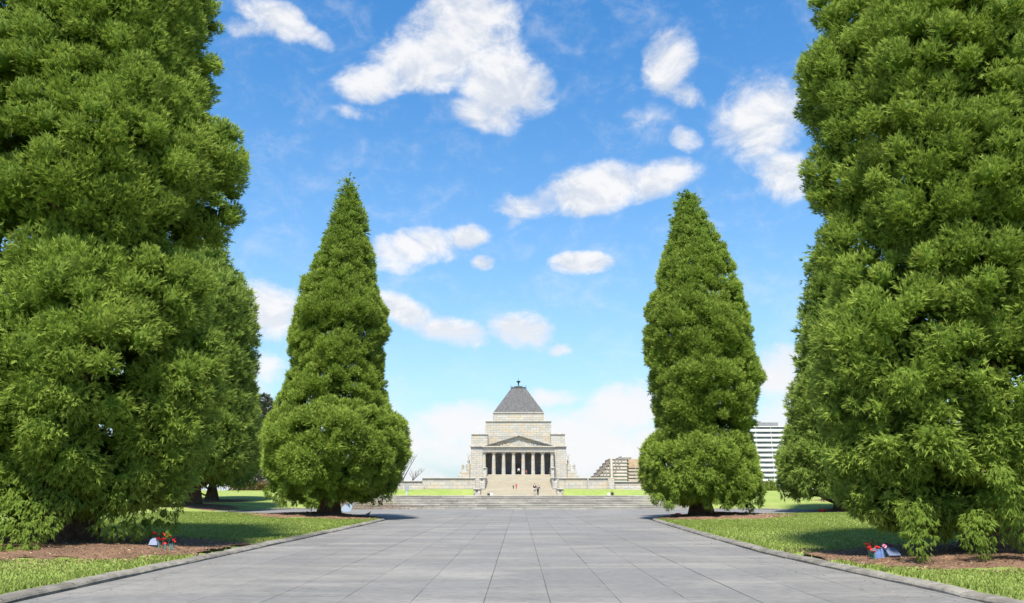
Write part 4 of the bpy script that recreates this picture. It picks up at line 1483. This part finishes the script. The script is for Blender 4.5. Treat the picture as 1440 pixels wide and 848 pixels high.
tl3 = cypress('broad low cypress farthest back on the left lawn beside a thicker dark trunk', 297, 79.5, S_L3, 1.2, .38, 18000, 6, trunk_r=.40, mat='cypress_leaf_far', nb=4, wid=.22)
tr2 = cypress('cypress on right lawn showing past left edge of the huge near right tree', 1185, 62.5, S_R2, 1.05, .32, 32000, 7, trunk_r=.42, mat='cypress_leaf_far', nb=4, wid=.22)
tr3 = cypress('cypress farthest back on the right lawn hidden low behind the huge near right tree', 1240, 79.0, S_R3, 1.2, .38, 12000, 8, mat='cypress_leaf_far', nb=4, wid=.22)


# ------------------------------------------------------------------ mulch beds under the trees
def mulch(b, seed):
    rng = np.random.default_rng(seed)
    nt, nr = 72, 12
    V = [(b[0], b[1])]
    for k in range(1, nr + 1):
        for t in range(nt):
            a = 2 * math.pi * t / nt
            wob = 1 + .10 * math.sin(3 * a + b[0]) + .07 * math.sin(7 * a + b[1]) + .04 * math.sin(13 * a)
            f = k / nr * wob * (1 + (.06 * rng.normal() if k == nr else 0))
            V.append((b[0] + math.cos(a) * b[2] * f, b[1] + math.sin(a) * b[3] * f))
    V = np.array(V)
    d = sdist(V, PV)
    # pull back to the kerb
    for _ in range(12):
        bad = d < .33
        if not bad.any():
            break
        V[bad] = V[bad] + (np.array(b[:2]) - V[bad]) * .07
        d = sdist(V, PV)
    Z = lawn_z(V[:, 0], V[:, 1]) + .03
    Z[-nt:] -= .045
    Z[1:-nt] += rng.normal(0, .008, len(Z) - nt - 1)
    T = [(0, 1 + t, 1 + (t + 1) % nt) for t in range(nt)]
    for k in range(nr - 1):
        for t in range(nt):
            a, b2 = 1 + k * nt + t, 1 + k * nt + (t + 1) % nt
            T += [(a, a + nt, b2 + nt), (a, b2 + nt, b2)]
    m = tri_mesh('mulch_bed', np.column_stack([V, Z]), np.array(T))
    smooth_me(m)
    link('mulch_bed', m, 'mulch', None, 'structure')


for i_, b_ in enumerate(BEDS):
    mulch(b_, 40 + i_)


def in_bed(x, y, grow=1.0):
    r_ = np.full(x.shape, 9.0)
    for b in BEDS:
        r_ = np.minimum(r_, bed_q(x, y, b))
    return r_ < grow


# ---- grass blades (denser close by) and fallen litter
rng = np.random.default_rng(77)


def blades(n, xr_, yr_, hgt, wid):
    x = rng.uniform(*xr_, n)
    y = yr_[0] + (yr_[1] - yr_[0]) * rng.uniform(0, 1, n) ** 1.7
    d = sdist(np.stack([x, y], 1), PV)
    ok = (d > .27) & ~(in_bed(x, y, .97) & (rng.uniform(size=n) > .05)) & (np.abs(x) < y * .80 + 1)
    x, y = x[ok], y[ok]
    d = d[ok]
    z = lawn_z(x, y)
    n = len(x)
    a = rng.uniform(0, 2 * np.pi, n)
    lean = rng.uniform(.1, .9, n)
    h = hgt * rng.uniform(.5, 1.3, n) * np.where(d < .6, 1.6, 1)
    w = wid * (1 + y / 25)
    c, s = np.cos(a), np.sin(a)
    b = rng.uniform(0, 2 * np.pi, n)
    A = np.stack([x - c * w, y - s * w, z - .01], 1)
    Bp = np.stack([x + c * w, y + s * w, z - .01], 1)
    Tp = np.stack([x + np.cos(b) * h * lean, y + np.sin(b) * h * lean, z + h], 1)
    V_ = np.concatenate([A, Bp, Tp])
    i = np.arange(n)
    t = rng.uniform(0, 1, n)
    return V_, np.stack([i, i + n, i + 2 * n], 1), np.concatenate([t, t, t])


Va, Ta, ta = blades(150000, (-22, -7.4), (10, 50), .045, .010)
Vb, Tb, tb_ = blades(150000, (6.4, 22), (10, 50), .045, .010)
me = tri_mesh('grass', np.concatenate([Va, Vb]), np.concatenate([Ta, Tb + len(Va)]), {'tint': np.concatenate([ta, tb_])})
link('grass', me, 'grass_blade', None, 'stuff')


def litter(n, b, size, spread=1.05):
    a = rng.uniform(0, 2 * np.pi, n)
    r_ = np.sqrt(rng.uniform(0, 1, n)) * spread
    x, y = b[0] + np.cos(a) * b[2] * r_, b[1] + np.sin(a) * b[3] * r_
    ok = sdist(np.stack([x, y], 1), PV) > .34
    x, y = x[ok], y[ok]
    n = len(x)
    z = lawn_z(x, y) + .032
    V_ = []
    for k in range(3):
        aa = rng.uniform(0, 2 * np.pi, n)
        V_.append(np.stack([x + np.cos(aa) * size * rng.uniform(.3, 1, n), y + np.sin(aa) * size * rng.uniform(.3, 1, n), z + rng.uniform(-.004, size * .6, n)], 1))
    i = np.arange(n)
    t = rng.uniform(0, 1, n)
    return np.concatenate(V_), np.stack([i, i + n, i + 2 * n], 1), np.concatenate([t, t, t])


vs_, ts_, tt_, o_ = [], [], [], 0
for b_, n_, s_ in ((BEDS[0], 9000, .045), (BEDS[1], 9000, .045), (BEDS[2], 2500, .07), (BEDS[3], 2500, .07)):
    v_, t_, q_ = litter(n_, b_, s_, 1.16)
    vs_.append(v_); ts_.append(t_ + o_); tt_.append(q_)
    o_ += len(v_)
link('leaf_litter', tri_mesh('leaf_litter', np.concatenate(vs_), np.concatenate(ts_), {'tint': np.concatenate(tt_)}), 'litter', None, 'stuff')
nl = 700
sd_ = rng.integers(0, 2, nl)
y = rng.uniform(11, 46, nl)
off = np.abs(rng.normal(0, .7, nl))
x = np.where(sd_ == 0, -7.45 + off, np.interp(y, [11, 14, 18.5, 22, 30, 38, 45], [6.9, 6.75, 6.5, 6.4, 6.7, 7.05, 7.4]) - off)
V_ = []
for q in range(3):
    aa = rng.uniform(0, 6.28, nl)
    V_.append(np.stack([x + np.cos(aa) * .028, y + np.sin(aa) * .028, .004 + rng.uniform(0, .018, nl)], 1))
i = np.arange(nl)
t = rng.uniform(.1, .9, nl)
link('leaf_litter', tri_mesh('leaf_litter', np.concatenate(V_), np.stack([i, i + nl, i + 2 * nl], 1), {'tint': np.concatenate([t, t, t])}), 'litter', None, 'stuff')
# drifts of red-brown leaves lying on the steps by the left tree
nl = 3800
x = -16.8 + np.abs(rng.normal(0, 3.2, nl))
k = np.minimum(7, (np.abs(rng.normal(0, 1, nl)) * np.clip(4.2 - (x + 16.8) * .55, .35, 4.2)).astype(int))
y = 73 + k * TREAD + rng.uniform(.02, TREAD - .03, nl)
z = TOPZ * (k + 1) / NST + .014
low = rng.uniform(size=nl) < .22
y = np.where(low, 72.9 - np.abs(rng.normal(0, .25, nl)), y)
z = np.where(low, .012, z)
V_ = []
for q in range(3):
    aa = rng.uniform(0, 6.28, nl)
    V_.append(np.stack([x + np.cos(aa) * .09, y + np.sin(aa) * .06, z + rng.uniform(0, .09, nl)], 1))
i = np.arange(nl)
t = rng.uniform(.2, .8, nl)
link('fallen_leaves', tri_mesh('fallen_leaves', np.concatenate(V_), np.stack([i, i + nl, i + 2 * nl], 1), {'tint': np.concatenate([t, t, t])}), 'litter', None, 'stuff')


# ------------------------------------------------------------------ other planting
def clump_mesh(cs, rad, n, slen, rng, nb=4, wid=.3):
    cs = np.array(cs, float)
    rad = np.array(rad, float)
    bi = rng.choice(len(cs), n, p=rad ** 2 / (rad ** 2).sum())
    d = rng.normal(size=(n, 3)); d /= np.linalg.norm(d, axis=1, keepdims=True)
    Q = cs[bi] + d * (rad[bi] * rng.uniform(.45, 1, n) ** .6)[:, None]
    return spray_mesh(Q, d + rng.normal(0, .5, (n, 3)), d, slen * rng.uniform(.6, 1.4, n), rng.uniform(0, 1, n), rng, nb, wid)


def foliage_obj(name, data, mat, parent):
    me_ = tri_mesh(name, data[0], data[1], {'tip': data[2], 'tint': data[3]}, {'soft_n': data[4]})
    return link(name, me_, mat, parent, 'stuff')


def loose_tree(label, px, py_base, Y, top_py, rows, seed, mat, n, slen, bark='pale_bark', cat='tree', name='gum_tree', group=None):
    X, _ = at(px, 690, Y)
    zb = at(px, py_base, Y)[1]
    zt_ = at(px, top_py, Y)[1]
    H = zt_ - zb
    rng_ = np.random.default_rng(seed)
    root = thing(name, label, cat, (X, Y, zb), 0, group)
    bm = bmesh.new()
    pts = [Vector((.25 * math.sin(f * 4 + seed), .2 * math.cos(f * 3), -.3 + f * H * .7)) for f in [k / 6 for k in range(7)]]
    add_tube(bm, pts, [H * .022 * (1 - .8 * k / 6) for k in range(7)], 9)
    bm_obj('trunk', bm, bark, root, smooth=True)
    cs, rd = [], []
    for (cx, cy, rx) in rows:
        xx, zz = at(cx, cy, Y)
        c = np.array([xx - X, rng_.uniform(-1, 1) * H * .08, zz - zb])
        cs.append(c); rd.append(rx * Y / 1112.0)
        bm = bmesh.new()
        s0 = Vector(pts[min(6, max(2, int(c[2] / H * 6)))]) * .8
        e0 = Vector(c)
        add_tube(bm, [s0, s0.lerp(e0, .5) + Vector((0, 0, -.05 * H)), e0], [H * .010, H * .007, H * .003], 6)
        bm_obj('branch', bm, bark, root, smooth=True)
    foliage_obj('crown', clump_mesh(cs, rd, n, slen, rng_, 4, .3), mat, root)
    return root


loose_tree('loose grey green gum tree seen between the two left cypresses', 364, 692, 150, 553,
           [(368, 562, 8), (358, 572, 8), (376, 572, 7), (366, 584, 9), (380, 586, 6), (352, 590, 9), (372, 600, 7), (358, 606, 8), (366, 618, 7), (346, 610, 9), (384, 600, 6)], 31, 'gum_leaf', 2600, .75)
loose_tree('low pale grey green shrubby tree behind the left hedge', 352, 692, 128, 640,
           [(350, 652, 10), (364, 662, 9), (342, 664, 9), (375, 655, 9), (356, 674, 11), (374, 676, 10), (338, 678, 9), (388, 668, 9)], 32, 'pale_leaf', 2400, .55, name='shrubby_tree')
loose_tree('rounded dull green tree far back at the left edge of the lawn', 240, 694, 150, 600,
           [(240, 615, 22), (215, 635, 24), (262, 640, 22), (232, 655, 26), (200, 665, 22), (270, 668, 20), (245, 680, 22)], 33, 'gum_leaf', 3000, .9, 'bark', name='broadleaf_tree')
loose_tree('wide dull green tree far back behind the near left trunk', 120, 694, 160, 590,
           [(120, 612, 26), (90, 632, 28), (150, 636, 26), (110, 655, 30), (70, 665, 26), (155, 668, 24), (125, 680, 26)], 34, 'gum_leaf', 3000, .9, 'bark', name='broadleaf_tree')
loose_tree('wide dull green tree far back behind the near right trunk', 1370, 694, 160, 590,
           [(1370, 612, 26), (1340, 632, 28), (1400, 636, 26), (1360, 655, 30), (1320, 665, 26), (1405, 668, 24), (1375, 680, 26)], 35, 'gum_leaf', 3000, .9, 'bark', name='broadleaf_tree')


def hedge(label, x0p, x1p, yt_, yb_, Y, seed, mat, n, tall=()):
    rng_ = np.random.default_rng(seed)
    X0, Z0 = at(x0p, yb_, Y)
    X1, Z1 = at(x1p, yt_, Y)
    h = Z1 - Z0
    root = thing('hedge', label, 'hedge', ((X0 + X1) / 2, Y, Z0 - .15))
    cs, rd = [], []
    k = int((X1 - X0) / (h * .45)) + 1
    for q in range(k):
        for lv in (.25, .6):
            cs.append(((X0 - X1) / 2 + (X1 - X0) * (q + .5) / k + rng_.normal(0, .1), rng_.uniform(-.4, .4), .15 + h * lv + rng_.normal(0, .08 * h)))
            rd.append(h * rng_.uniform(.34, .5))
    foliage_obj('leaves', clump_mesh(cs, rd, n, .30, rng_, 4, .32), mat, root)
    for q in range(6):
        bm = bmesh.new()
        xx = (X0 - X1) / 2 + (X1 - X0) * (q + .5) / 6
        add_tube(bm, [(xx, 0, -.2), (xx + .1, .1, h * .4), (xx - .1, 0, h * .8)], [.06, .045, .02], 6)
        bm_obj('stem', bm, 'bark', root)


hedge('brownish clipped hedge at the back of the left lawn beyond the path', 326, 418, 680, 693.4, 112, 51, 'hedge_leaf', 2600)
hedge('russet and green hedge at the back of the right lawn below the white tower', 1046, 1130, 678.5, 696.2, 112, 52, 'hedge_leaf', 2600)
for px_, tp_, lb_ in ((1077, 674.5, 'small pointed conifer at the left in front of the russet hedge'), (1085.2, 671.5, 'slightly taller pointed conifer at the right in front of the russet hedge')):
    X, Zt = at(px_, tp_, 110.5)
    zb_ = at(px_, 695.5, 110.5)[1]
    root = thing('young_conifer', lb_, 'conifer', (X, 110.5, zb_ - .1))
    h_ = Zt - zb_
    cs = [(0, 0, h_ * f) for f in np.linspace(.15, .97, 9)]
    rd = [.62 * (1.02 - f) + .06 for f in np.linspace(.15, .97, 9)]
    foliage_obj('crown', clump_mesh(cs, rd, 900, .20, np.random.default_rng(int(px_)), 4, .3), 'cypress_leaf_far', root)
    bm = bmesh.new()
    add_tube(bm, [(0, 0, -.1), (0, 0, h_ * .5), (0, 0, h_ * .9)], [.07, .05, .01], 6)
    bm_obj('trunk', bm, 'bark', root)


def bare_tree(label, pts, Y, r0, seed, twigs, name='bare_tree'):
    rt = random.Random(seed)
    P = []
    for (px, py) in pts:
        X, Z = at(px, py, Y)
        P.append(Vector((X, 0, Z)))
    base = P[0].copy()
    root = thing(name, label, 'bare tree', (base.x, Y, base.z))
    P = [p - base for p in P]
    bm = bmesh.new()
    add_tube(bm, P, [r0 * (1 - .8 * k / (len(P) - 1)) for k in range(len(P))], 7)
    bm_obj('trunk', bm, 'bark', root)
    for k in range(twigs):
        f = rt.uniform(.35, 1)
        q = f * (len(P) - 1)
        i_ = min(len(P) - 2, int(q))
        s = P[i_].lerp(P[i_ + 1], q - i_)
        ax = (P[i_ + 1] - P[i_]).normalized()
        d = (ax * .5 + Vector((rt.uniform(-1, .5), rt.uniform(-.7, .7), rt.uniform(.2, 1.1)))).normalized()
        ln = (P[-1] - P[0]).length * rt.uniform(.18, .42) * (1.2 - f * .5)
        bm = bmesh.new()
        m_ = s + d * ln * .5 + Vector((rt.uniform(-.1, .1), 0, rt.uniform(-.1, .1)))
        e = s + d * ln + Vector((0, 0, ln * .1))
        add_tube(bm, [s, m_, e], [r0 * .28, r0 * .18, r0 * .08], 5)
        for z_ in range(2):
            e2 = m_ + (d + Vector((rt.uniform(-.8, .8), rt.uniform(-.5, .5), rt.uniform(-.1, .8)))).normalized() * ln * .45
            add_tube(bm, [m_, e2], [r0 * .13, r0 * .06], 4)
        bm_obj('branch', bm, 'bark', root)


bare_tree('leaning bare tree with long parallel stems beside the left cypress', [(560, 690), (568, 672), (577, 655), (587, 639)], 172, .16, 61, 3)
bare_tree('second thin bare stem leaning out behind the left cypress', [(557, 690), (564, 673), (573, 656), (583, 641)], 173, .12, 64, 2)
bare_tree('small twiggy bare tree leaning right above the left retaining wall', [(571, 690), (578, 678), (585, 671), (594.5, 662.5)], 174, .17, 62, 16)
# pale curved sign by the left tree
sgn = thing('curved_sign', 'pale blue grey rounded panel on the path behind the left cypress trunk', 'sign', (at(488, 716, 63)[0], 63, 0))
plain('pale_blue', (.27, .33, .40), .5, .3, .06)
bm = bmesh.new()
prof = [(-.52, 0)] + [(-.52 + 1.0 * (1 - math.cos(t)) , .72 * math.sin(t)) for t in [math.pi * .5 * k / 8 for k in range(1, 9)]] + [(.52, .66), (.30, 0)]
fa = [bm.verts.new((x, -.04, z + .02)) for x, z in prof]
fb = [bm.verts.new((x, .04, z + .02)) for x, z in prof]
bm.faces.new(fa); bm.faces.new(fb)
for q in range(len(prof)):
    bm.faces.new((fa[q], fa[(q + 1) % len(prof)], fb[(q + 1) % len(prof)], fb[q]))
bm_obj('panel', bm, 'pale_blue', sgn)
for xx in (-.35, .2):
    box('foot', xx - .03, xx + .03, -.18, .18, 0, .05, 'plant_grey', sgn)

# ------------------------------------------------------------------ poppies and small memorial markers
plain('poppy_red', (.50, .018, .016), .6, .3, .25, 30)
plain('poppy_stem', (.04, .10, .06), .7, .2, .2, 30)
plain('poppy_heart', (.02, .015, .015), .7, .2, .1, 30)
plain('seed_head', (.10, .075, .02), .8, .2, .2, 30)
plain('stake_blue', (.13, .20, .42), .6, .3, .2, 20)
plain('stake_teal', (.08, .20, .19), .6, .3, .2, 20)
plain('plaque_blue', (.115, .145, .23), .45, .4, .12, 10)
plain('pink_petal', (.62, .25, .36), .6, .2, .2, 30)
plain('purple_petal', (.10, .02, .06), .6, .2, .2, 30)


ORDN = ['first', 'second', 'third', 'fourth', 'fifth', 'sixth', 'seventh', 'eighth', 'ninth', 'tenth', 'eleventh', 'twelfth']


def petal_mesh(r, open_=.6):
    bm = bmesh.new()
    for k in range(4):
        a0 = math.pi / 2 * k
        n = 5
        prev = None
        for q in range(n + 1):
            f = q / n - .5
            a = a0 + f * 1.9
            rr = r * (1 - .25 * (2 * f) ** 2)
            lo = bm.verts.new((math.cos(a) * r * .22, math.sin(a) * r * .22, 0))
            md = bm.verts.new((math.cos(a) * rr * .75, math.sin(a) * rr * .75, r * .42 * open_ + (k % 2) * .004))
            hi = bm.verts.new((math.cos(a) * rr, math.sin(a) * rr, r * .95 * open_ + .008 * math.sin(q * 2.3)))
            if prev:
                bm.faces.new((prev[0], lo, md, prev[1]))
                bm.faces.new((prev[1], md, hi, prev[2]))
            prev = (lo, md, hi)
    return bm


def flower(label, loc, h, r, group, rz=0, lean=(0, 0), stem='poppy_stem', petal='poppy_red', heart='poppy_heart', tilt=.5, name='poppy', cat='flower'):
    root = thing(name, label, cat, loc, rz, group)
    bm = bmesh.new()
    top = Vector((lean[0], lean[1], h))
    add_tube(bm, [(0, 0, -.03), (lean[0] * .3, lean[1] * .3, h * .5), top], [.008, .007, .006], 6)
    bm_obj('stem', bm, stem, root)
    if petal:
        p = bm_obj('petals', petal_mesh(r), petal, root)
        p.location = top
        p.rotation_euler = (tilt, 0, 0)
        bm = bmesh.new()
        bmesh.ops.create_icosphere(bm, subdivisions=1, radius=r * .28)
        hrt = bm_obj('heart', bm, heart, p)
        hrt.location = (0, 0, r * .2)
    else:
        bm = bmesh.new()
        add_lathe(bm, [(.006, 0), (r, .02), (r * 1.1, .05), (r * .7, .085), (r * .9, .095), (.004, .10)], 8, top)
        bm_obj('seed_head', bm, heart, root)
    return root


def gz(x, y):
    return float(lawn_z(np.array([x]), np.array([y]))[0]) + .03


def gp(px, Y):
    return at(px, 780, Y)[0]


rp = random.Random(9)
lab_l = 'red artificial poppy on a thin stem, %s from the left beside the left kerb'
for k_, (px, Yq, h, r) in enumerate(sorted(((211.5, 20.6, .27, .062), (216, 20.7, .25, .05), (219, 20.3, .19, .055), (227, 20.7, .27, .05), (224, 20.2, .18, .065), (228.5, 20.3, .18, .06), (235, 20.5, .24, .055), (240, 20.2, .18, .06), (244, 20.4, .19, .05), (230.5, 20.0, .12, .05)))):
    x = gp(px, Yq)
    flower(lab_l % ORDN[k_], (x, Yq, gz(x, Yq)), h, r, 'poppies by the left kerb', rp.uniform(0, 6), (rp.uniform(-.03, .03), rp.uniform(-.03, .02)), tilt=rp.uniform(.2, .9))
for k_, (px, Yq) in enumerate(((222, 20.1), (231, 19.95), (238, 20.05), (241, 20.0))):
    x = gp(px, Yq)
    st = thing('marker_stake', 'short teal stake among the left kerb poppies, %s from the left' % ORDN[k_], 'stake', (x, Yq, gz(x, Yq)), 0, 'stakes among the left poppies')
    box('shaft', -.012, .012, -.008, .008, -.03, .12, 'stake_teal', st)
    box('tip', -.014, .014, -.010, .010, .1205, .14, 'plaque_blue', st)


def plaque(label, x, y, w, h, mat, tiltx=-.6, rz=0.0):
    root = thing('memorial_plaque', label, 'plaque', (x, y, gz(x, y)), rz)
    bm = bmesh.new()
    n = 10
    prof = [(-w / 2, 0)] + [(-w / 2 * math.cos(math.pi * k / n), h * .6 + h * .4 * math.sin(math.pi * k / n)) for k in range(n + 1)] + [(w / 2, 0)]
    fa = [bm.verts.new((a, -.02, b)) for a, b in prof]
    fb = [bm.verts.new((a, .02, b)) for a, b in prof]
    bm.faces.new(fa); bm.faces.new(fb)
    for q in range(len(prof)):
        bm.faces.new((fa[q], fa[(q + 1) % len(prof)], fb[(q + 1) % len(prof)], fb[q]))
    f = bm_obj('face', bm, mat, root)
    f.rotation_euler = (tiltx, 0, 0)
    f.location = (0, 0, .03)
    box('foot', -w * .35, w * .35, .02, .12, -.03, .04, 'kerb_stone', root)
    return root


x = gp(213.5, 20.3)
plaque('small rounded pale blue plaque at the left end of the left poppies', x, 20.3, .22, .20, 'plaque_blue')
lab_r = 'red artificial poppy on a dark stem, %s from the left beside the right kerb'
for k_, (px, Yq, h, r) in enumerate(sorted(((1222, 18.4, .25, .065), (1223.5, 18.1, .21, .06), (1227, 18.0, .17, .06), (1231, 18.1, .18, .055), (1235, 18.2, .20, .065), (1239, 18.3, .20, .05), (1225, 18.5, .24, .05), (1229, 17.9, .14, .05)))):
    x = gp(px, Yq)
    flower(lab_r % ORDN[k_], (x, Yq, gz(x, Yq)), h, r, 'poppies by the right kerb', rp.uniform(0, 6), (rp.uniform(-.02, .02), rp.uniform(-.02, .02)), tilt=rp.uniform(.2, .9))
for (px, Yq, h, lb) in ((1227.2, 18.35, .27, 'shorter brown seed head standing above the right poppies'), (1229.6, 18.35, .31, 'tallest brown seed head standing above the right poppies')):
    x = gp(px, Yq)
    flower(lb, (x, Yq, gz(x, Yq)), h, .022, None, petal=None, heart='seed_head', name='seed_head_stalk', cat='seed head')
for k in range(15):
    px, Yq = 1226 + k * 1.55 + rp.uniform(-.3, .3), 17.95 + .02 * k + rp.uniform(-.03, .03)
    x = gp(px, Yq)
    teal = k < 4
    st = thing('marker_stake', ('thin teal stake under the red right kerb poppies, %s from the left' % ORDN[k]) if teal else ('thin blue stake in the row right of the red poppies, %s from the left' % ORDN[k - 4]), 'stake', (x, Yq, gz(x, Yq)), 0, 'teal stakes by the right kerb' if teal else 'blue stakes by the right kerb')
    hh = rp.uniform(.15, .21)
    box('shaft', -.013, .013, -.008, .008, -.03, hh, 'stake_teal' if teal else 'stake_blue', st)
    box('tip', -.016, .016, -.010, .010, hh + .0005, hh + .03, 'stake_teal' if teal else 'plaque_blue', st)
x = gp(1244.5, 18.15)
flower('pink and white flower head with a dark heart above the blue stakes', (x, 18.15, gz(x, 18.15)), .235, .055, None, petal='pink_petal', tilt=.9)
x = gp(1247, 18.3)
flower('dark purple flower behind the pink flower above the blue stakes', (x, 18.3, gz(x, 18.3)), .25, .06, None, petal='purple_petal', tilt=.5)
x = gp(1253, 18.25)
flower('dark purple flower at the right end of the blue stakes', (x, 18.25, gz(x, 18.25)), .23, .045, None, petal='purple_petal', tilt=.7)
x = gp(1258.5, 18.1)
plaque('small slate blue plaque tilted at the right end of the blue stakes', x, 18.1, .30, .22, 'plaque_blue', -.75, .25)
# flowers under the far trees
for q, (px, Yq) in enumerate(((951, 45.2), (953.5, 45.3), (955.5, 45.1))):
    x = at(px, 724, Yq)[0]
    flower('%s red poppy of the tiny bunch beside the right cypress root mound' % ('leftmost', 'middle', 'rightmost')[q], (x, Yq, gz(x, Yq)), .14, .09, 'tiny poppies at the right cypress', petal='poppy_red')
x = at(947.5, 724, 45.3)[0]
plaque('dark slanting plaque beside the tiny poppies at the right cypress', x, 45.3, .42, .22, 'bronze', -.9)
for q, (px, Yq) in enumerate(((1153.5, 60.4), (1155.5, 60.3), (1157.5, 60.5), (1156, 60.0))):
    x = at(px, 714, Yq)[0]
    flower('orange red poppy under the right lawn cypress, %s' % ('leftmost', 'second from left', 'rightmost', 'lowest in front')[q], (x, Yq, gz(x, Yq)), .24, .17, 'poppies under the right lawn cypress', petal='poppy_red')


# ------------------------------------------------------------------ birds
plain('feather_black', (.02, .02, .024), .7, .2, .1)
plain('feather_white', (.6, .6, .58), .8, .1, .1)


def bird(label, px, Y, rz, s=1.0, z=None):
    x = at(px, 715, Y)[0]
    root = thing('magpie', label, 'bird', (x, Y, gz(x, Y) - .03 if z is None else z), rz, 'birds pecking by the paths')
    ch = [[((0, .02, .17), .052 * s), ((0, -.07, .20), .045 * s), ((0, -.11, .25), .026 * s), ((0, -.13, .28), .030 * s), ((0, -.165, .278), .012 * s), ((0, -.20, .272), .004)],
          [((0, .02, .17), .052 * s), ((0, .11, .15), .032 * s), ((0, .24, .12), (.022 * s, .008 * s))]]
    for sg in (-1, 1):
        ch.append([((0, .02, .17), .05 * s), ((sg * .025, .02, .10), .012), ((sg * .028, .03, .05), .005), ((sg * .028, .0, .006), .005), ((sg * .028, -.035, .005), .004)])
    skin_mesh('body', ch, 'feather_black', root)
    for sg in (-1, 1):
        bm = bmesh.new()
        bmesh.ops.create_icosphere(bm, subdivisions=1, radius=1, matrix=Matrix.Translation((sg * .045 * s, .05, .175)) @ Matrix.Diagonal((.012, .085, .03, 1)))
        bm_obj('wing', bm, 'feather_white', root, smooth=True)


bird('black and white bird at the kerb corner right of the left cypress', 518.5, 47.6, R_(60))
bird('black bird on the cross path left of the left cypress trunk', 434.5, 53.9, R_(-50), z=.0)
bird('tiny black bird on the left lawn near the dark back trunks', 320.5, 62.5, R_(90))
